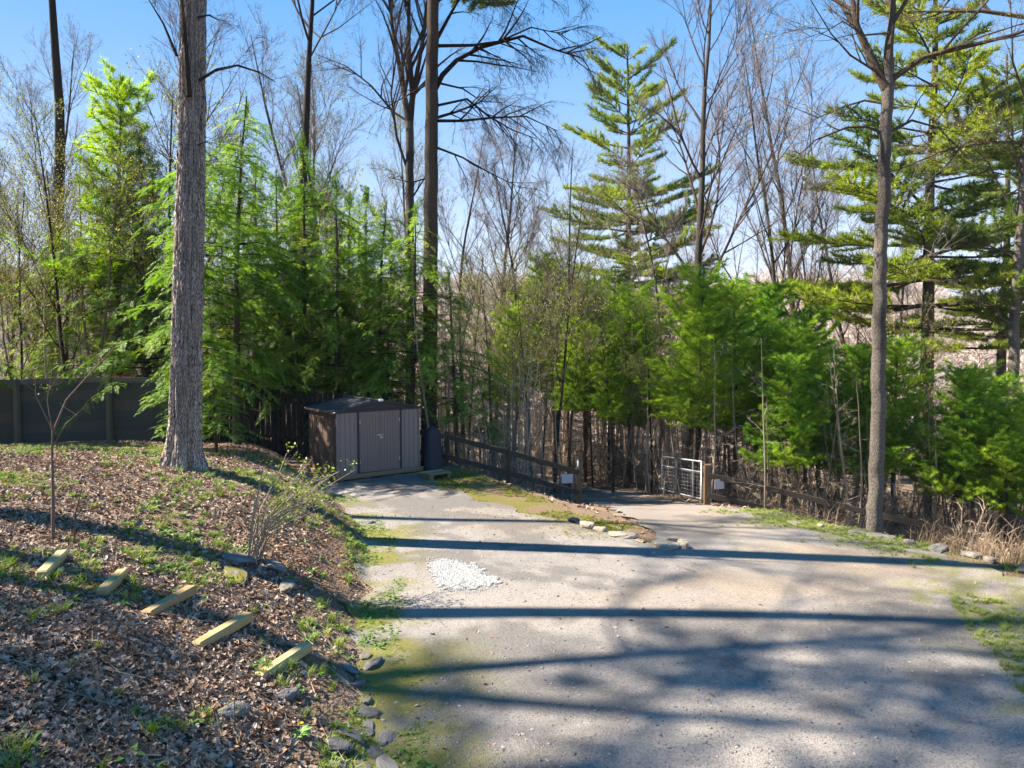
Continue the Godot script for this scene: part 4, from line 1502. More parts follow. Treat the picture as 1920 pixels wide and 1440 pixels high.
func build_fences() -> void:
	# board fence on the left: wide level boards behind square posts
	var f := thing("board_fence", "dark weathered board privacy fence behind the big trunk", "fence", Vector3.ZERO)
	var line := [Vector2(-17.9, 18.6), Vector2(-15.7, 19.05), Vector2(-13.45, 19.5), Vector2(-11.2, 19.95), Vector2(-8.95, 20.35)]
	for i in line.size():
		var p: Vector2 = line[i]
		var g := high(p.x, -p.y)
		put(f, "post", box(Vector3(0.13, 1.95, 0.13), Vector3.ZERO, 0.012), M.timber_grey, Vector3(p.x, g + 0.83, -p.y + 0.075), -0.2)
		if i == line.size() - 1:
			break
		var q: Vector2 = line[i + 1]
		var g2 := high(q.x, -q.y)
		var dir := Vector3(q.x - p.x, 0, p.y - q.y).normalized()
		for k in 6:
			var y := 0.14 + k * 0.285
			put(f, "board", bar(Vector3(p.x, g + y, -p.y - 0.03 - 0.016 * (k % 2)) + dir * 0.004, Vector3(q.x, g2 + y, -q.y - 0.03 - 0.016 * (k % 2)) - dir * 0.004, 0.272 if k % 2 == 0 else 0.31, 0.028), M.fence_green if (k + i) % 3 else M.fence_grey)
		put(f, "top_rail", bar(Vector3(p.x, g + 1.70, -p.y + 0.005), Vector3(q.x, g2 + 1.70, -q.y + 0.005), 0.15, 0.035), M.timber_grey)

	# pointed board fence behind the shed, with light between the boards
	f = thing("picket_fence", "black upright board fence with light gaps behind the shed", "fence", Vector3.ZERO)
	var a := Vector3(-8.8, 0, -20.4)
	var b := Vector3(-3.3, 0, -19.75)
	var dir := (b - a).normalized()
	var n := 36
	var shapes := []
	for k in 4:
		var fl := Flakes.new()
		var wd := 0.0625 - 0.002 * k
		var top: float = 1.86 + [0.0, 0.012, -0.015, 0.02][k]
		var face := [Vector2(-wd, 0), Vector2(-wd, top - 0.04), Vector2(-wd + 0.035, top), Vector2(wd - 0.035, top), Vector2(wd, top - 0.04), Vector2(wd, 0)]
		for j in range(1, 5):
			fl.tri(Vector3(face[0].x, face[0].y, 0.01), Vector3(face[j].x, face[j].y, 0.01), Vector3(face[j + 1].x, face[j + 1].y, 0.01))
			fl.tri(Vector3(face[0].x, face[0].y, -0.01), Vector3(face[j + 1].x, face[j + 1].y, -0.01), Vector3(face[j].x, face[j].y, -0.01))
		for j in 6:
			var c: Vector2 = face[j]
			var d: Vector2 = face[(j + 1) % 6]
			fl.tri(Vector3(c.x, c.y, 0.01), Vector3(c.x, c.y, -0.01), Vector3(d.x, d.y, -0.01))
			fl.tri(Vector3(c.x, c.y, 0.01), Vector3(d.x, d.y, -0.01), Vector3(d.x, d.y, 0.01))
		shapes.append(made(null, null, fl, null))
	R.seed = 77
	for i in n:
		var p := a.lerp(b, (i + 0.5) / n)
		put(f, "picket", shapes[R.randi() % 4], M.timber_black, Vector3(p.x, high(p.x, p.z) * 0.5 + R.randf_range(-0.02, 0.02), p.z), atan2(-dir.z, dir.x) + R.randfn(0, 0.01))
	for y in [0.45, 1.45]:
		put(f, "rail", bar(Vector3(a.x, high(a.x, a.z) * 0.5 + y, a.z - 0.035), Vector3(b.x, high(b.x, b.z) * 0.5 + y, b.z - 0.035), 0.085, 0.045), M.timber_black)

	# two-rail fence down to the gate
	f = thing("rail_fence", "dark two rail timber fence running down from shed to gate", "fence", Vector3.ZERO)
	var posts := [Vector2(-2.9, 19.3), Vector2(-1.72, 18.77), Vector2(-0.1, 18.55), Vector2(1.76, 18.8)]
	for i in posts.size():
		var p: Vector2 = posts[i]
		var y := [0.0, -0.12, -0.5, -1.02][i] as float
		var t := 1.0
		if i == 3:
			put(f, "gate_post", box(Vector3(0.15, 1.35, 0.15), Vector3.ZERO, 0.012), M.timber_tan_old, Vector3(p.x, y + 0.3, -p.y))
			put(f, "gate_post", box(Vector3(0.07, 1.2, 0.1), Vector3.ZERO, 0.012), M.timber_grey, Vector3(p.x - 0.14, y + 0.25, -p.y - 0.02))
		else:
			put(f, "post", box(Vector3(0.11, 1.3, 0.11), Vector3.ZERO, 0.012), M.timber_dark, Vector3(p.x, y + 0.36, -p.y))
		if i < 3:
			var q: Vector2 = posts[i + 1]
			var y2 := [0.0, -0.12, -0.5, -1.02][i + 1] as float
			for h in [0.36, 0.9]:
				put(f, "rail", bar(Vector3(p.x, y + h, -p.y + 0.07), Vector3(q.x, y2 + h - (0.06 if i == 2 else 0.0), -q.y + 0.07), 0.13, 0.04), M.timber_dark)

	f = thing("rail_fence", "dark two rail timber fence right of the open gate, in shade", "fence", Vector3.ZERO)
	posts = [Vector2(5.08, 18.55), Vector2(6.9, 18.1), Vector2(8.8, 17.5), Vector2(10.7, 16.9)]
	for i in posts.size():
		var p: Vector2 = posts[i]
		var y := [-1.0, -1.35, -1.75, -2.1][i] as float
		if i == 0:
			put(f, "gate_post", box(Vector3(0.16, 1.5, 0.16), Vector3.ZERO, 0.012), M.timber_tan_old, Vector3(p.x, y + 0.32, -p.y))
		else:
			put(f, "post", box(Vector3(0.12, 1.4, 0.12), Vector3.ZERO, 0.012), M.timber_dark, Vector3(p.x, y + 0.3, -p.y))
		if i < 3:
			var q: Vector2 = posts[i + 1]
			var y2 := [-1.0, -1.35, -1.75, -2.1][i + 1] as float
			for h in [0.28, 0.80]:
				put(f, "rail", bar(Vector3(p.x, y + h, -p.y + 0.08), Vector3(q.x, y2 + h, -q.y + 0.08), 0.14, 0.04), M.timber_dark)

	var s := thing("notice_sign", "square pale notice sign on rail fence left of gate", "sign", Vector3(1.45, -0.32, -18.62), 0.15)
	put(s, "plate", box(Vector3(0.30, 0.24, 0.008), Vector3.ZERO, 0.002), M.sign)
	for x in [-0.13, 0.13]:
		put(s, "screw", box(Vector3(0.014, 0.014, 0.006), Vector3.ZERO, 0.003), M.steel, Vector3(x, 0.1, 0.006))
	s = thing("notice_sign", "grey notice plate hung beside post right of gate", "sign", Vector3(5.36, -0.42, -18.38), 0.2)
	put(s, "plate", box(Vector3(0.27, 0.25, 0.008), Vector3.ZERO, 0.002), M.sign)
	for x in [-0.11, 0.11]:
		put(s, "screw", box(Vector3(0.014, 0.014, 0.006), Vector3.ZERO, 0.003), M.steel, Vector3(x, 0.1, 0.006))

	# tube gates, swung open
	gate("galvanised tube farm gate leaf swung open on right post", Vector3(4.94, -0.98, -18.55), Vector3(4.42, -1.22, -20.95), true)
	gate("galvanised tube gate leaf seen edge on behind left post", Vector3(1.76, -1.0, -18.95), Vector3(1.95, -1.3, -21.3), false)

	# red-brown boards glimpsed past the board fence
	f = thing("board_screen", "orange brown board screen glimpsed above the privacy fence", "screen", ground(-11.75, -21.6), 0.2)
	for k in 7:
		put(f, "board", box(Vector3(0.13, 2.1 + 0.05 * sin(k * 2.0), 0.025)), M.timber_red, Vector3(-0.45 + k * 0.145, 1.0, 0))
	for y in [0.4, 1.7]:
		put(f, "rail", box(Vector3(1.1, 0.09, 0.04)), M.timber_red, Vector3(0, y, -0.04))


func gate(label: String, hinge: Vector3, free: Vector3, latch: bool) -> void:
	var g := thing("tube_gate", label, "gate", hinge)
	var d := free - hinge
	var t := 0.98
	var lift := Vector3(0, 0.14, 0)
	var c := 0.12
	var u := d.normalized() * c
	var up := Vector3(0, t, 0)
	part(g, "frame", pipe([lift, lift + d - u, lift + d - u * 0.3 + Vector3(0, c * 0.3, 0), lift + d + Vector3(0, c, 0), lift + d + up - Vector3(0, c, 0), lift + d + up - u * 0.3 - Vector3(0, c * 0.3, 0), lift + d + up - u, lift + up, lift], 0.024), M.zinc)
	for k in [0.72]:
		part(g, "rail", pipe([lift + up * k, lift + up * k + d], 0.02), M.zinc)
	for k in [0.2, 0.62]:
		part(g, "upright", pipe([lift + d * k, lift + d * k + up], 0.02), M.zinc)
	# wire mesh infill below the rail
	for k in 7:
		part(g, "wire", pipe([lift + up * (0.1 * k + 0.08), lift + up * (0.1 * k + 0.08) + d], 0.003, 4), M.zinc)
	for k in 14:
		part(g, "wire", pipe([lift + d * (k + 0.5) / 14.0, lift + d * (k + 0.5) / 14.0 + up * 0.72], 0.003, 4), M.zinc)
	if latch:
		part(g, "latch_bar", bar(lift + d * 0.82 + up * 0.5, lift + d * 0.82 + up * 0.95, 0.03, 0.03, Vector3.RIGHT), M.timber_old)


func build_timbers() -> void:
	# five cut lengths of landscape timber set as steps up the slope: ends as x, d
	var g := "timber steps on the leafy slope"
	var rows := [
		["timber_pale", [-2.13, 5.88], [-1.95, 6.68], "pale new timber step, lowest one next to the slate slabs"],
		["timber_new", [-2.72, 6.02], [-2.57, 6.86], "honey coloured timber step, second up from the drive"],
		["timber_tan", [-3.3, 6.34], [-3.25, 7.17], "brown timber step in the middle of the flight of five"],
		["timber_new", [-3.83, 6.58], [-3.97, 7.2], "short yellow timber step, fourth up from the drive"],
		["timber_pale", [-4.43, 6.65], [-4.66, 7.33], "short pale timber step highest up the slope, at far left"],
	]
	for k in rows:
		var a := ground(k[1][0], -k[1][1], -0.035)
		var b := ground(k[2][0], -k[2][1], -0.035)
		var y := (a.y + b.y) / 2
		a.y = y + (a.y - y) * 0.4
		b.y = y + (b.y - y) * 0.4
		var m := (a + b) * 0.5
		var o := part(self, numbered("timber_step_edge"), box(Vector3(a.distance_to(b), 0.095, 0.115), Vector3.ZERO, 0.016), M[k[0]])
		tag(o, k[3], "timber", g)
		o.transform = Transform3D(aim(b - a, Vector3.UP), m)


# ------------------------------------------------------------------ small plants
func sapling(label: String, at: Vector3, stems: Array, tone: Color, leaves: float, called := "sapling") -> void:
	# stems: [radius, [[x, y, z], ...]] from the foot
	var r := RandomNumberGenerator.new()
	r.seed = int(absf(at.x * 1000.0))
	var t := thing(called, label, "shrub" if called == "shrub" else "sapling", at)
	var w := Wood.new()
	var f := Flakes.new()
	var l := Flakes.new()
	var spray := twig_spray(81, 4, 0.010)
	var bud := leaf_spray(82, 10, 0.2)
	for s in stems:
		var p := PackedVector3Array()
		for q in s[1]:
			p.push_back(Vector3(q[0], q[1], q[2]))
		w.tube(p, taper(p.size(), s[0], s[0] * 0.35), 6, tone)
		for k in 5:
			var u := r.randf_range(0.35, 1.0)
			var a := r.randf() * TAU
			var x := Transform3D(aim(Vector3(cos(a), r.randf_range(0.4, 1.2), sin(a)), Vector3.UP).scaled_local(Vector3.ONE * r.randf_range(0.12, 0.32)), along(p, u))
			f.add(spray, x, tone)
			if r.randf() < leaves:
				l.add(bud, x, Color(0.42, 0.52, 0.08) * r.randf_range(0.7, 1.2))
	part(t, "stem", made(w, M.twig))
	part(t, "sprays", made(null, null, f, M.twig))
	if leaves > 0.0:
		part(t, "leaves", made(null, null, l, M.leaf))


func flower(label: String, x: float, d: float) -> void:
	var t := thing("dandelion", label, "flower", ground(x, -d))
	part(t, "stem", pipe([Vector3(0, -0.02, 0), Vector3(0.01, 0.09, 0)], 0.003, 5), M.leaf)
	var f := Flakes.new()
	for i in 40:
		var a := i * 2.4
		var q := Vector3(cos(a), lerpf(0.9, 0.1, i / 40.0), sin(a)).normalized()
		f.kite(Vector3(0.01, 0.09, 0), Vector3(0.01, 0.09, 0) + q * 0.028, q.cross(Vector3.UP).normalized() * 0.006, Color(0.75, 0.48, 0.02))
	part(t, "blossom", made(null, null, f, M.leaf))
	var l := put(t, "leaves", broad_weed(5), M.weed)
	l.scale = Vector3.ONE * 0.12


func build_small_plants() -> void:
	sapling("slender bare sapling at far left in front of the board fence", ground(-5.06, -7.8), [[0.022, [[0, -0.1, 0], [0.02, 0.5, 0], [0.04, 1.0, 0.02], [0.06, 1.25, 0.03]]], [0.011, [[0.06, 1.2, 0.03], [0.2, 1.55, 0], [0.45, 1.85, -0.05], [0.72, 2.15, -0.1]]], [0.008, [[0.06, 1.2, 0.03], [0.06, 1.55, 0.1], [0.14, 1.9, 0.12]]], [0.007, [[0.04, 1.05, 0], [0.25, 1.3, 0.1], [0.42, 1.45, 0.1]]], [0.006, [[0.05, 1.2, 0], [-0.06, 1.6, 0.1], [-0.06, 1.9, 0.1]]]], Color(0.2, 0.14, 0.11), 0.12)
	sapling("dark bent sapling stub beside the slender bare sapling", ground(-4.8, -7.75), [[0.012, [[0, -0.05, 0], [0.03, 0.35, 0], [0.14, 0.65, 0.05]]], [0.007, [[0.03, 0.3, 0], [0.2, 0.55, 0]]]], Color(0.16, 0.11, 0.09), 0.0)
	var stems := []
	R.seed = 5
	for k in 26:
		var out := R.randf_range(0.25, 1.1)
		var tall := R.randf_range(0.5, 1.35)
		stems.append([0.008, [[R.randfn(0, 0.08), -0.05, R.randfn(0, 0.08)], [out * 0.3 + R.randfn(0, 0.06), tall * 0.5, R.randfn(0, 0.1)], [out * 0.75 + R.randfn(0, 0.1), tall * 0.85, R.randfn(-0.1, 0.25)], [out, tall, R.randfn(-0.2, 0.3)]]])
	stems.append([0.017, [[0.0, -0.05, 0.1], [0.1, 0.6, 0.12], [0.22, 1.15, 0.12]]])
	sapling("leaning shrub with yellow green spring leaves before the shed", ground(-3.2, -8.65), stems, Color(0.4, 0.32, 0.24), 0.5, "shrub")
	sapling("tiny bare seedling in front of the fourth timber step", ground(-2.0, -5.0), [[0.005, [[0, -0.03, 0], [0.02, 0.3, 0], [0.0, 0.62, 0]]], [0.003, [[0.02, 0.3, 0], [0.14, 0.5, 0], [0.2, 0.62, 0]]]], Color(0.25, 0.17, 0.13), 0.1)
	sapling("thin arching bare shoot left of the seedling", ground(-2.5, -5.3), [[0.004, [[0, -0.03, 0], [0.0, 0.25, 0], [0.06, 0.5, 0.02]]]], Color(0.22, 0.15, 0.11), 0.0)
	flower("yellow dandelion by the slate slabs near the bottom", -1.6, 5.25)
	flower("yellow dandelion in leaves below the board fence", -6.05, 10.65)


func lay_thicket() -> void:
	# thin stems crowding the low ground behind the rail fence and below the drive
	R.seed = 91
	var shapes := []
	for k in 9:
		shapes.append(thin_stem(k, [3.2, 4.0, 5.0, 3.6, 4.6, 2.8, 5.6, 4.2, 3.4][k], [0.9, 0.6, 0.3, 1.0, 0.15, 0.8, 0.5, 0.05, 0.7][k]))
	var zones := [
		["thin bare sapling stem in the sunlit thicket left of the gate", "stems behind the rail fence", -2.5, 6.0, 19.8, 27.0, 105],
		["thin bare sapling stem in the shaded thicket right of the gate", "stems below the drive", 6.5, 19.0, 17.8, 25.5, 90],
		["thin bare sapling stem among the trees beyond the left fences", "stems beyond the left fences", -19.0, -3.0, 21.3, 29.0, 100],
	]
	for z in zones:
		var n := 0
		while n < z[6]:
			var x := R.randf_range(z[2], z[3])
			var d := R.randf_range(z[4], z[5])
			if in_road(x, d) or (x < tab(EDGE_R, d) + 1.4 and x > 4.0 and d < 19.0) or x > 0.74 * d + 1.0 or x < -0.74 * d - 1.0:
				continue
			n += 1
			var o := part(self, numbered("thin_sapling"), shapes[[2, 4, 7][R.randi() % 3] if z[2] > 5.0 else R.randi() % 9])
			tag(o, z[0], "sapling", z[1])
			o.transform = Transform3D(Basis.from_euler(Vector3(R.randfn(0, 0.05), R.randf() * TAU, R.randfn(0, 0.05))).scaled(Vector3.ONE * R.randf_range(0.75, 1.25) * (1.7 if z[2] < -10.0 else 1.0)), ground(x, -d))
	# the brush between them
	var spots := [[], []]
	var tints := [[], []]
	for i in 1500:
		var x := R.randf_range(-18.0, 20.0)
		var d := R.randf_range(14.5, 33.0)
		if x > 4.8 and x < 10.5 and d < 18.9 - 0.3 * (x - 5.08):
			continue
		if in_road(x, d) or d < tab(BANK, x) + 1.2 or (x < tab(EDGE_R, d) + 1.3 and x > 2.0 and d < 20.0) or (x < tab(EDGE_R, d) + 0.3 and d < 20.0) or absf(x) > 0.76 * d + 1.0:
			continue
		var k := R.randi() % 2
		spots[k].append(Transform3D(Basis(Vector3.UP, R.randf() * TAU).scaled(Vector3.ONE * R.randf_range(0.6, 1.5)), ground(x, -d)))
		tints[k].append(Color(0.42, 0.32, 0.23).lerp(Color(0.66, 0.51, 0.36), R.randf()) * R.randf_range(0.5, 1.2))
	var bushes := []
	for k in 2:
		var r := RandomNumberGenerator.new()
		r.seed = 600 + k
		var f := Flakes.new()
		var s := twig_spray(71 + k, 8, 0.009)
		for j in 9:
			var a := r.randf() * TAU
			f.add(s, Transform3D(aim(Vector3(cos(a) * 0.5, r.randf_range(0.8, 1.6), sin(a) * 0.5), Vector3.RIGHT).scaled_local(Vector3.ONE * r.randf_range(0.7, 1.5)), Vector3(r.randfn(0, 0.12), -0.05, r.randfn(0, 0.12))), Color.WHITE)
		bushes.append(made(null, null, f, null))
	scatter("undergrowth", bushes, [M.twig, M.twig], spots, tints)


func plant_far_wood() -> void:
	# the bare wood on the ridge across the valley
	R.seed = 101
	var shapes := []
	for k in 3:
		var r := RandomNumberGenerator.new()
		r.seed = 700 + k
		var w := Wood.new()
		var f := Flakes.new()
		var p := wander(Vector3(0, -0.5, 0), Vector3.UP, 11.0, 6, 0.03, 0.02, r)
		w.tube(p, taper(7, 0.16, 0.03), 4, Color(0.95, 0.9, 0.85))
		var s := twig_spray(90 + k, 14, 0.02)
		for j in 34:
			var a := r.randf() * TAU
			var t := r.randf_range(0.25, 1.0)
			f.add(s, Transform3D(aim(Vector3(cos(a), r.randf_range(0.5, 1.3), sin(a)), Vector3.UP).scaled_local(Vector3.ONE * r.randf_range(1.6, 3.4) * (1.15 - t * 0.55)), along(p, t)), Color.WHITE * r.randf_range(0.75, 1.15))
		shapes.append(made(w, M.twig, f, M.twig))
	var spots := [[], [], []]
	var tints := [[], [], []]
	var n := 0
	while n < 5200:
		var d := 46.0 + 190.0 * pow(R.randf(), 0.8)
		var x := R.randf_range(-0.85, 0.85) * d
		n += 1
		var k := R.randi() % 3
		spots[k].append(Transform3D(Basis(Vector3.UP, R.randf() * TAU).scaled(Vector3.ONE * R.randf_range(0.65, 1.1)), ground(x, -d)))
		tints[k].append(Color(0.76, 0.61, 0.50).lerp(Color(0.60, 0.52, 0.49), R.randf()) * R.randf_range(0.75, 1.15))
	for k in 3:
		shapes[k].surface_set_material(0, M.twig)
	scatter("far_woods", shapes, [M.twig, M.twig, M.twig], spots, tints)


func plant_trees() -> void:
	# ---- the trees told one from another
	var t := thing("tulip_tree", "thick furrowed grey trunk standing on the leafy slope", "tree", ground(-5.46, -11.95))
	part(t, "trunk", big_trunk(), M.bark_big)
	var r := RandomNumberGenerator.new()
	r.seed = 8
	var br := Wood.new()
	var f := Flakes.new()
	var none := Flakes.new()
	var sprays := [twig_spray(1, 9, 0.0085), twig_spray(2, 9, 0.0085)]
	var y0 := t.position.y
	for k in [[0.05, [[0.30, 7.15], [0.27, 7.75], [0.25, 8.3], [0.2, 8.9], [0.12, 9.6]], 0.25], [0.03, [[0.4, 7.45], [0.69, 7.62], [1.03, 7.69], [1.38, 7.58], [1.63, 7.43]], 0.1], [0.022, [[0.42, 8.42], [0.62, 8.46], [0.79, 8.36]], 0.15], [0.026, [[0.1, 7.8], [-0.1, 8.3], [-0.4, 8.8]], 0.2], [0.012, [[0.4, 6.4], [0.57, 6.47]], 0.2]]:
		var q := PackedVector3Array()
		for p in k[1]:
			q.push_back(Vector3(p[0], p[1] - y0, k[2]))
		boughs(br, f, none, sprays, none, q, k[0], 0, r, Color(0.15, 0.12, 0.10), 0.1, 0.8, 0.0)
	for k in 12:
		var a := k * 2.4
		boughs(br, f, none, sprays, none, wander(Vector3(0.45, 10.5 + k * 0.5, 0), Vector3(cos(a), 0.8, sin(a)), 3.5, 6, 0.08, 0.05, r), 0.06, 1, r, Color(0.2, 0.16, 0.13), 0.25, 0.8, 0.0)
	part(t, "crown", made(br, M.bark_grey, f, M.twig))

	limbed_tree("limbed_pine_tree", "dark straight pine with drooping dead limbs behind the shed", ground(-2.45, -21.0), [[0, -1.2], [0.05, 3.0], [0.12, 8.0], [0.2, 13.0], [0.3, 21.0]], 0.25, 0.12, [
		[0.085, [[0.2, 10.4], [0.45, 10.9], [0.87, 11.34], [1.55, 11.71], [2.77, 12.05], [3.61, 11.71], [4.49, 11.46]]], [0.06, [[0.2, 11.7], [1.32, 11.73], [2.09, 11.85], [3.0, 12.26], [3.91, 12.08]]], [0.055, [[0.16, 9.6], [1.01, 9.59], [1.93, 9.67], [2.85, 9.7], [3.77, 9.27]]], [0.05, [[0.16, 9.65], [0.86, 9.92], [1.47, 10.22], [2.04, 10.8]]],
		[0.04, [[0.14, 8.9], [1.01, 8.61], [1.78, 8.22], [2.77, 7.78]]], [0.045, [[0.16, 10.0], [1.17, 10.15], [1.78, 9.62], [2.47, 9.17], [3.16, 8.87]]], [0.06, [[0.2, 11.7], [0.64, 12.53], [1.03, 13.27], [1.56, 13.85]]], [0.04, [[0.18, 10.7], [1.02, 10.6], [1.55, 10.33], [2.24, 10.37]]], [0.035, [[0.15, 10.7], [-0.67, 10.33], [-1.43, 10.0]]], [0.03, [[0.12, 8.0], [-0.5, 7.9], [-1.2, 8.1]]],
		[0.05, [[0.24, 12.9], [1.3, 13.4], [2.6, 13.2], [3.9, 13.3]]], [0.045, [[0.24, 13.6], [-0.9, 13.9], [-1.9, 13.7]]]], M.bark_brown, Color(0.085, 0.068, 0.058), 7, 1.0, 1, 0.0, 1.25)
	# its living top: needles on the high limbs
	var top := Flakes.new()
	var tb := Wood.new()
	var tufts := [needle_tuft(11, 20, 0.06), needle_tuft(12, 18, 0.065), needle_tuft(13, 22, 0.06)]
	var node: Node3D = get_child(get_child_count() - 1)
	for k in 26:
		var a := k * 2.4 + 0.4
		var h := 13.0 + k * 0.28 - node.position.y
		var l := 3.6 * (1.1 - k / 30.0)
		var q := PackedVector3Array()
		for i in 5:
			var s := i / 4.0
			q.push_back(Vector3(0.22, h, 0) + Vector3(cos(a), 0, sin(a)) * l * s + Vector3(0, l * (0.1 * s + 0.1 * s * s), 0))
		pine_branch(tb, top, tufts, q, 0.05, 0.35, Color(0.09, 0.15, 0.05), r, 0.24)
	part(node, "needles", made(tb, M.bark_brown, top, M.needle))

	limbed_tree("forked_tree", "bare tree forking into three stems left of the dark pine", ground(-3.87, -27.0), [[0.0, -2.0], [0.06, 4.0], [0.08, 10.0], [0.09, 11.4]], 0.2, 0.15, [
		[0.13, [[0.09, 11.2], [0.03, 11.6], [-0.21, 13.09], [-0.47, 14.62], [-0.65, 16.4], [-0.9, 18.5]]], [0.13, [[0.09, 11.2], [0.23, 12.32], [0.11, 14.05], [0.17, 16.14], [0.2, 18.6]]], [0.10, [[0.2, 12.2], [0.46, 13.67], [0.75, 15.38], [0.87, 16.9], [1.1, 18.6]]], [0.06, [[0.05, 11.4], [-0.56, 11.84], [-1.43, 12.9], [-2.4, 13.71], [-3.57, 14.24]]], [0.06, [[0.07, 9.42], [-0.37, 10.78], [-0.55, 12.32], [-0.28, 13.86], [-0.4, 15.5]]], [0.04, [[0.08, 8.5], [0.6, 9.2], [1.3, 9.8]]]], M.bark_grey, Color(0.17, 0.135, 0.12), 9, 0.0, 1, 0.0, 1.0)

	limbed_tree("edge_tree", "slim pale grey trunk rising from the drive's right edge", ground(6.33, -12.36), [[0, -0.6], [0.0, 1.0], [-0.03, 4.5], [0.0, 7.5], [0.02, 8.0]], 0.128, 0.09, [
		[0.085, [[-0.02, 7.5], [-0.24, 8.03], [-0.45, 8.59], [-0.54, 9.3], [-0.7, 11.5]]], [0.09, [[0.0, 7.6], [0.07, 8.25], [0.18, 8.77], [0.26, 9.4], [0.4, 12.0]]], [0.05, [[0.0, 7.6], [0.48, 7.94], [0.84, 7.97], [1.64, 8.11], [2.3, 8.32], [3.2, 8.5]]], [0.032, [[-0.03, 7.6], [-0.23, 7.76], [-0.69, 8.0], [-1.05, 8.33], [-1.52, 8.99]]], [0.03, [[-0.03, 7.25], [-0.31, 7.35], [-0.58, 7.3], [-0.98, 7.15], [-1.48, 7.41]]], [0.034, [[-0.02, 6.75], [-0.34, 6.87], [-0.66, 6.86], [-1.19, 6.65], [-1.55, 6.31]]],
		[0.03, [[0.0, 6.75], [0.42, 6.97], [0.87, 6.84], [1.39, 6.31]]], [0.012, [[-0.02, 4.3], [0.31, 4.47], [0.68, 4.54]]], [0.02, [[0.0, 6.4], [-0.38, 6.4], [-0.82, 6.04], [-1.08, 5.77]]], [0.022, [[0.05, 8.42], [-0.52, 8.29], [-0.97, 8.42], [-1.5, 8.07]]], [0.02, [[0, 5.4], [0.5, 5.7], [1.1, 5.6]]]], M.bark_pale, Color(0.2, 0.17, 0.14), 11, 0.0, 1, 0.12, 0.75)

	limbed_tree("leafing_tree", "pale trunk with yellow new leaves at the right photo edge", ground(16.9, -24.0), [[0, -4], [-0.1, 1], [-0.15, 4], [-0.05, 8], [0.1, 14], [0.2, 17]], 0.2, 0.08, [
		[0.07, [[0.0, 9.8], [-0.99, 9.9], [-2.21, 9.76], [-3.25, 9.33], [-3.94, 9.04]]], [0.08, [[0.1, 13.8], [-1.33, 14.2], [-2.55, 14.37], [-3.42, 14.54]]], [0.05, [[-0.1, 7.3], [-0.76, 8.38], [-1.14, 9.25], [-1.3, 10.5]]], [0.05, [[-0.13, 3.64], [-1.15, 4.71], [-2.05, 4.97]]], [0.05, [[0, 8.5], [-0.6, 9.6], [-1.0, 11.5]]], [0.05, [[0, 11], [-0.9, 12.2], [-1.4, 13.8]]], [0.05, [[0, 6], [-0.8, 6.6], [-1.8, 6.8]]], [0.05, [[0, 10.5], [0.9, 11.5], [1.6, 13]]], [0.04, [[-0.1, 5], [0.8, 5.8], [1.6, 6.0]]]], M.bark_pale, Color(0.2, 0.17, 0.13), 13, 0.0, 1, 0.75, 1.0)

	# ---- kinds, built once and copied
	var hem := [hemlock(1, 9.0, 2.3, 0.2, 0.7), hemlock(2, 9.0, 2.1, 0.26, 1.0), hemlock(3, 9.0, 2.5, 0.18, 0.45), hemlock(4, 9.0, 1.9, 0.3, 1.2)]
	var rows := [
		[0, -7.55, 19.6, 9.3, "tall hemlock just right of the thick furrowed trunk"], [2, -6.15, 21.3, 9.2, "dark dense hemlock behind the upright board fence"], [2, -7.3, 22.4, 8.6, "dark hemlock at the back, between trunk and shed"], [1, -5.1, 20.9, 7.9, "hemlock rising straight behind the shed's left side"], [0, -4.1, 21.6, 7.8, "hemlock rising behind the middle of the shed roof"],
		[3, -2.85, 20.4, 7.2, "bright hemlock hugging the dark straight pine trunk"], [1, -1.55, 20.6, 5.9, "spreading hemlock just right of the dark straight pine"], [3, -0.55, 22.6, 4.8, "hemlock overhanging the middle of the rail fence"], [0, -7.8, 17.0, 8.0, "hemlock standing right behind the thick furrowed trunk"], [2, -10.9, 21.4, 9.0, "dark hemlock behind the board fence, left part"],
		[3, -5.6, 24.5, 10.0, "tall light hemlock at the back behind the shed"], [1, -8.6, 24.0, 10.2, "tall hemlock at the back behind the furrowed trunk"], [2, -6.35, 15.3, 2.1, "low drooping hemlock bush at the foot of the furrowed trunk"], [0, -7.2, 16.2, 2.6, "small hemlock bush between board fence and furrowed trunk"],
		[3, -4.7, 23.2, 9.2, "light hemlock at the back above the shed's left half"], [3, -12.9, 25.8, 9.0, "light hemlock at the back above the board fence"], 
		[1, -11.9, 23.4, 7.6, "hemlock low behind the board fence near the orange screen"], [3, -14.6, 23.2, 8.2, "light hemlock above the left end of the board fence"], [3, -6.5, 20.9, 6.2, "short bright hemlock just behind the upright boards"], [1, -3.6, 20.3, 5.6, "short hemlock close behind the shed's right side"], [1, -8.0, 27.0, 11.0, "tallest hemlock, far back by the dark straight trunk"]]
	for i in rows.size():
		var k: Array = rows[i]
		place(hem[k[0]], k[4], ground(k[1], -k[2]), k[3] / 9.0, i * 1.7, "hemlocks behind the fences and the shed", Vector2(sin(i) * 0.02, cos(i) * 0.02), 1.0 if k[3] > 4.0 else 1.5)
	var yp := [young_pine(1, 7.0, 1.45, 0.32, 0.9), young_pine(2, 7.0, 1.25, 0.38, 0.5), young_pine(3, 7.0, 1.6, 0.26, 1.3), young_pine(4, 7.0, 1.3, 0.34, 0.1), young_pine(5, 7.0, 0.85, 0.42, 1.6)]
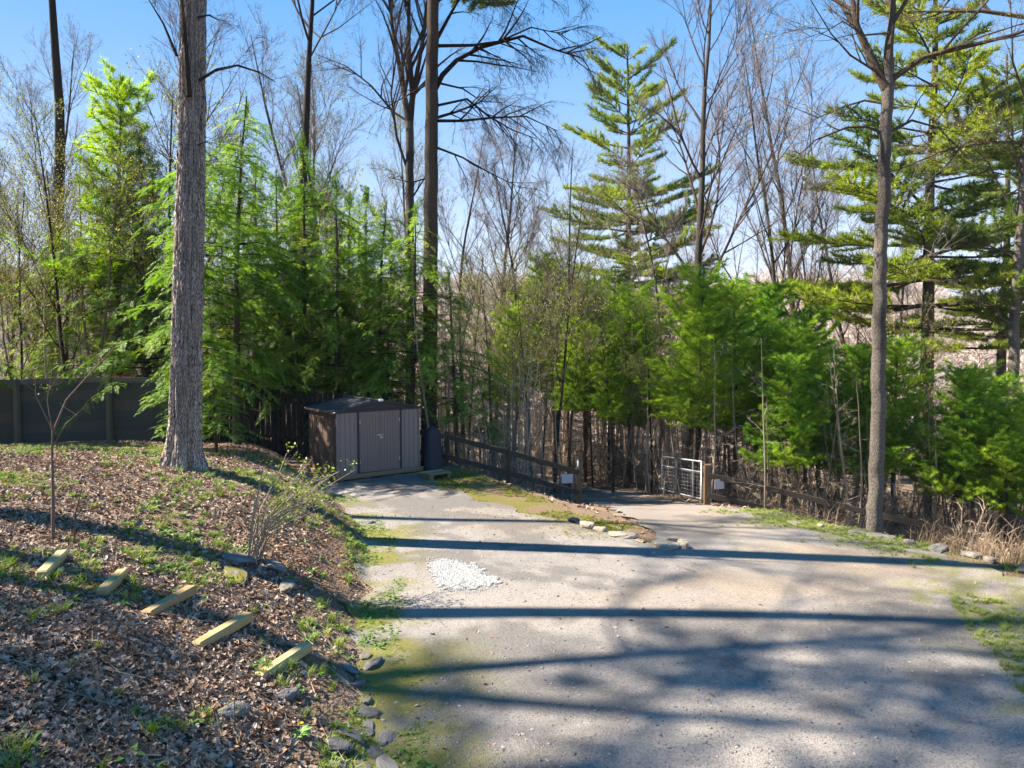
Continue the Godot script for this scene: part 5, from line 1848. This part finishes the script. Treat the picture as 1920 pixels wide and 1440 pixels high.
	rows = [
		[1, 1.6, 27.0, 8.4, "loose light young pine behind the middle of the rail fence"], [0, 2.6, 25.5, 7.0, "young pine behind the left gate post"], [2, 3.95, 24.0, 6.6, "bright young pine directly behind the tube gate"], [2, 5.35, 20.9, 6.6, "brightest young pine, right above the right gate post"], [0, 6.75, 21.6, 6.9, "full young pine just right of the brightest one"],
		[3, 8.2, 23.0, 7.6, "young pine in the middle of the right hand row"], [1, 9.95, 22.8, 7.3, "pointed young pine left of the slim pale trunk"], [3, 9.6, 19.8, 5.6, "dark young pine close behind the slim pale trunk"], [0, 11.0, 20.4, 6.1, "young pine just right of the slim pale trunk"], [3, 11.6, 18.6, 5.2, "low dark young pine right of the slim trunk"],
		[2, 13.4, 20.6, 5.6, "bright low young pine below the tall pine"], [1, 14.2, 19.2, 4.9, "low young pine at the right photo edge"], [3, 7.3, 18.9, 4.6, "short dark young pine behind the right rail fence"], [1, 6.4, 25.0, 7.4, "young pine at the back between gate and slim trunk"], [2, 4.6, 27.5, 7.4, "young pine at the back behind the tube gate"],
		[0, 12.3, 24.5, 6.4, "young pine at the back near the tall pine's foot"], [4, -12.3, 22.6, 11.6, "tall yellow green pine above the board fence, far left"], [4, -13.9, 24.8, 9.5, "thin yellow green pine at the back, far left"], [3, 15.6, 22.6, 5.8, "young pine at the back by the right photo edge"], [2, 3.1, 30.0, 8.2, "pale young pine far back above the road bend"],
		[4, 0.7, 29.0, 7.5, "slender pale pine far back in the open gap"], [4, -0.1, 25.2, 6.2, "slender pale pine behind the middle fence post"], [4, 1.9, 23.6, 5.6, "slender pale pine behind the left gate post"], [4, 3.2, 22.6, 5.2, "slender pale pine between the gate posts"], [2, 7.9, 20.6, 5.9, "bright young pine left of the slim pale trunk"], [0, 12.6, 18.0, 4.3, "low young pine in front of the tall layered pine"], [2, 16.2, 19.4, 4.6, "bright low young pine outside the right photo edge"], [0, 8.9, 25.8, 8.0, "tall young pine at the back left of the slim trunk"], [2, 10.9, 26.5, 7.2, "young pine far back behind the slim pale trunk"]]
	for i in rows.size():
		var k: Array = rows[i]
		place(yp[k[0]], k[4], ground(k[1], -k[2]), k[3] / 7.0, i * 2.3, "young pines in the woods", Vector2(sin(i * 3.0) * 0.02, 0), 1.15)
	var tp := [tall_pine(1, 20.0, 4.6, 0.30), tall_pine(2, 20.0, 4.6, 0.36), tall_pine(3, 26.0, 3.2, 0.72)]
	place(tp[0], "tall white pine with layered boughs right of the slim trunk", ground(16.1, -28.0), 1.2, 0.4, "tall pines")
	place(tp[0], "tall white pine standing against the sky right of centre", ground(6.9, -42.0), 1.24, 2.0, "tall pines")
	place(tp[0], "dark lower pine right of the centre pine", ground(9.9, -45.0), 0.62, 4.0, "tall pines")
	place(tp[1], "tall pine at the back right, behind the leafing tree", ground(22.5, -33.0), 1.05, 1.0, "tall pines")

	var twig_a := Color(0.27, 0.215, 0.2)
	var dec := [
		bare_tree("bare_tree", 1, 22.0, 0.2, 0.34, 1.5, 20, 1, twig_a, M.bark_grey),
		bare_tree("bare_tree", 2, 20.0, 0.15, 0.24, 2.0, 15, 2, twig_a, M.bark_grey, 0.04),
		bare_tree("bare_tree", 3, 15.0, 0.1, 0.3, 1.4, 16, 1, Color(0.3, 0.24, 0.22), M.bark_grey),
		bare_tree("bare_tree", 4, 18.0, 0.13, 0.3, 1.8, 18, 1, Color(0.28, 0.23, 0.17), M.bark_pale, 0.5),
		bare_tree("leafing_sapling", 6, 10.0, 0.055, 0.25, 1.1, 15, 1, Color(0.22, 0.17, 0.13), M.bark_dark, 0.9, 1.0),
		bare_tree("bare_tree", 5, 24.0, 0.3, 0.72, 1.2, 14, 1, twig_a, M.bark_dark),
	]
	rows = [
		[5, -17.4, 26.0, 1.0, "dark straight trunk with bare crown at far left", 0.1], [5, -8.35, 28.0, 0.95, "dark straight trunk between furrowed trunk and forked tree", -0.02], [1, -7.9, 31.0, 1.0, "slim twin stemmed bare tree right of the dark straight trunk"], [2, -2.05, 30.0, 1.0, "small bare tree just right of the dark pine"], [0, 7.45, 30.0, 1.15, "tall bare tree with steep limbs right of centre"], [2, 7.1, 34.0, 1.1, "thin bare tree in front of the centre pine"],
		[1, 12.6, 32.0, 1.25, "wide bare tree with many steep limbs left of slim trunk"], [3, -9.5, 34.0, 1.1, "budding yellow tree high behind the furrowed trunk"], [3, -5.6, 36.0, 1.0, "budding yellow tree behind the slim twin stems"], [0, -13.5, 31.0, 1.0, "bare tree high behind the tall yellow green pine"], [2, 0.1, 27.0, 0.8, "very thin bare tree in the gap of open sky"], [2, 1.5, 25.0, 0.78, "leaning thin bare tree beside the young pines"],
		[1, 18.5, 36.0, 1.0, "bare tree behind the tall layered pine"], [3, 20.5, 28.0, 0.95, "leafing bare tree beyond the right photo edge"], [2, 10.4, 38.0, 1.0, "bare tree at the back between centre pine and wide tree"], [1, -19.5, 28.0, 0.9, "bare tree at the left photo edge"], [2, -10.2, 26.0, 0.85, "slim bare tree behind the left hemlocks"], [0, -1.0, 40.0, 0.9, "bare tree far back behind the dark pine"],
		[4, -14.9, 21.9, 0.8, "leafing sapling above the left end of the board fence"], [4, -13.2, 21.3, 1.0, "leafing sapling between far left trunk and yellow pine"], [4, -11.5, 22.4, 0.9, "leafing sapling just right of the tall yellow pine"], [4, -10.1, 21.2, 1.05, "leafing sapling left of the furrowed trunk"], [4, -16.6, 23.5, 1.0, "leafing sapling by the left photo edge"], [4, -9.3, 23.0, 0.85, "leafing sapling behind the furrowed trunk"], [4, 13.0, 22.0, 0.75, "leafing sapling below the tall layered pine"], [4, 15.4, 20.8, 0.7, "leafing sapling low at the right photo edge"], [4, 1.35, 22.4, 0.95, "leaning thin sapling above the left gate post"], [4, 2.2, 27.5, 0.9, "thin leafing sapling behind the left gate post"],
		[4, -15.6, 25.0, 1.15, "leafing sapling far back by the left photo edge"], [4, -12.2, 24.4, 1.1, "leafing sapling far back above the orange screen"], [4, -6.6, 27.5, 1.1, "leafing sapling far back behind the dark hemlocks"], [4, -0.2, 29.0, 0.9, "leafing sapling far back right of the dark pine"], [4, 3.4, 25.2, 0.8, "leafing sapling behind the tube gate"],
		[4, -0.6, 23.4, 0.72, "pale leafing sapling behind the middle of the rail fence"], [4, 0.6, 22.6, 0.66, "pale leafing sapling left of the left gate post"], [4, 1.1, 26.0, 0.8, "pale leafing sapling farther back left of the gate"], [4, -1.6, 26.0, 0.85, "pale leafing sapling farther back behind the rail fence"], [4, 2.7, 23.8, 0.7, "pale leafing sapling in the gap above the gate"], [4, 4.4, 22.4, 0.62, "pale leafing sapling right above the tube gate"]]
	for i in rows.size():
		var k: Array = rows[i]
		place(dec[k[0]], k[4], ground(k[1], -k[2]), k[3], i * 1.3, "bare trees in the woods", Vector2(k[5] if k.size() > 5 else sin(i * 2.0) * 0.025, cos(i * 5.0) * 0.02))
	# ---- trees left of the frame, whose shadows cross the slope and the drive
	place(dec[5], "tall tree left of the photo, casting the shadow past the gravel heap", ground(-11.0, -8.2), 0.95, 0.3, "trees left of the photo", Vector2(0.0, -0.2))
	place(dec[5], "tall tree left of the photo, casting the nearest shadow", ground(-14.5, -4.6), 0.85, 2.3, "trees left of the photo", Vector2(0.0, -0.3))
	place(dec[5], "tall tree left of the photo, casting the shadow nearest the shed", ground(-13.0, -14.95), 0.85, 4.3, "trees left of the photo")
	place(tp[2], "slender pine left of the photo, mottling the lowest part of the drive", ground(-20.5, -8.1), 0.95, 1.2, "evergreens left of the photo")
	place(tp[2], "tall pine left of the photo, mottling the near drive", ground(-19.0, -9.3), 0.93, 3.0, "evergreens left of the photo")
	place(dec[0], "bare tree left of the photo, dappling the lower slope", ground(-12.0, -5.6), 0.55, 1.0, "trees left of the photo")
	place(hem[2], "dense hemlock left of the photo by the board fence", ground(-14.6, -17.6), 0.95, 3.0, "evergreens left of the photo")
	place(hem[0], "loose hemlock left of the photo by the board fence", ground(-16.5, -18.4), 1.2, 1.0, "evergreens left of the photo")
	for k in hem + yp + tp + dec:
		k.free()


func _ready() -> void:
	var cam := Camera3D.new()
	cam.name = "camera"
	cam.position = Vector3(0, 3.2, 0)
	cam.rotation_degrees = Vector3(-3.19, 0, 0)
	cam.fov = 56.3
	cam.near = 0.1
	cam.far = 1500.0
	add_child(cam)
	var sky := ProceduralSkyMaterial.new()
	sky.sky_top_color = lin(0.008, 0.092, 0.235)
	sky.sky_horizon_color = lin(0.315, 0.33, 0.335)
	sky.sky_curve = 0.155
	sky.ground_bottom_color = lin(0.14, 0.13, 0.11)
	sky.ground_horizon_color = lin(0.17, 0.175, 0.18)
	sky.sun_angle_max = 1.0
	var env := Environment.new()
	env.background_mode = Environment.BG_SKY
	env.sky = Sky.new()
	env.sky.sky_material = sky
	env.tonemap_mode = Environment.TONE_MAPPER_LINEAR
	env.tonemap_exposure = 4.3
	env.fog_enabled = true
	env.fog_density = 0.0002
	env.fog_light_color = Color(0.82, 0.88, 1.0)
	env.sdfgi_enabled = true
	env.ssao_enabled = true
	env.ssil_enabled = true
	var around := WorldEnvironment.new()
	around.name = "environment"
	around.environment = env
	add_child(around)
	var sun := DirectionalLight3D.new()
	sun.name = "sun"
	sun.light_energy = 1.6
	sun.light_color = Color(1.0, 0.955, 0.885)
	sun.light_angular_distance = 0.53
	sun.shadow_enabled = true
	var el := deg_to_rad(45.0)
	sun.look_at_from_position(Vector3.ZERO, Vector3(cos(el), -sin(el), cos(el) * 0.155), Vector3.UP)
	add_child(sun)

	nz.seed = 4
	nz.noise_type = FastNoiseLite.TYPE_SIMPLEX_SMOOTH
	nz.frequency = 0.06
	nz.fractal_octaves = 3
	nf.seed = 9
	nf.noise_type = FastNoiseLite.TYPE_SIMPLEX_SMOOTH
	nf.frequency = 0.09
	nf.fractal_octaves = 2
	materials()
	M.fence_grey = M.fence_green.duplicate()
	M.fence_grey.albedo_color = lin(0.12, 0.105, 0.085)
	M.panel_door = plain(0.19, 0.143, 0.123, 0.5)
	M.timber_tan_old = M.timber_old.duplicate()
	M.timber_tan_old.albedo_color = lin(0.16, 0.11, 0.068)
	M.weed = plain(0.13, 0.26, 0.05, 0.6)
	M.bark_big = M.bark_grey.duplicate()
	M.bark_big.uv1_scale = Vector3(4.0, 0.8, 1)
	M.bark_big.albedo_color = lin(0.60, 0.525, 0.47)

	build_ground()
	build_fences()
	build_shed()
	plant_trees()
	lay_thicket()
	plant_far_wood()
	build_timbers()
	build_small_plants()
	lay_stones()
	lay_litter()
	lay_grass()
	lay_gravel()
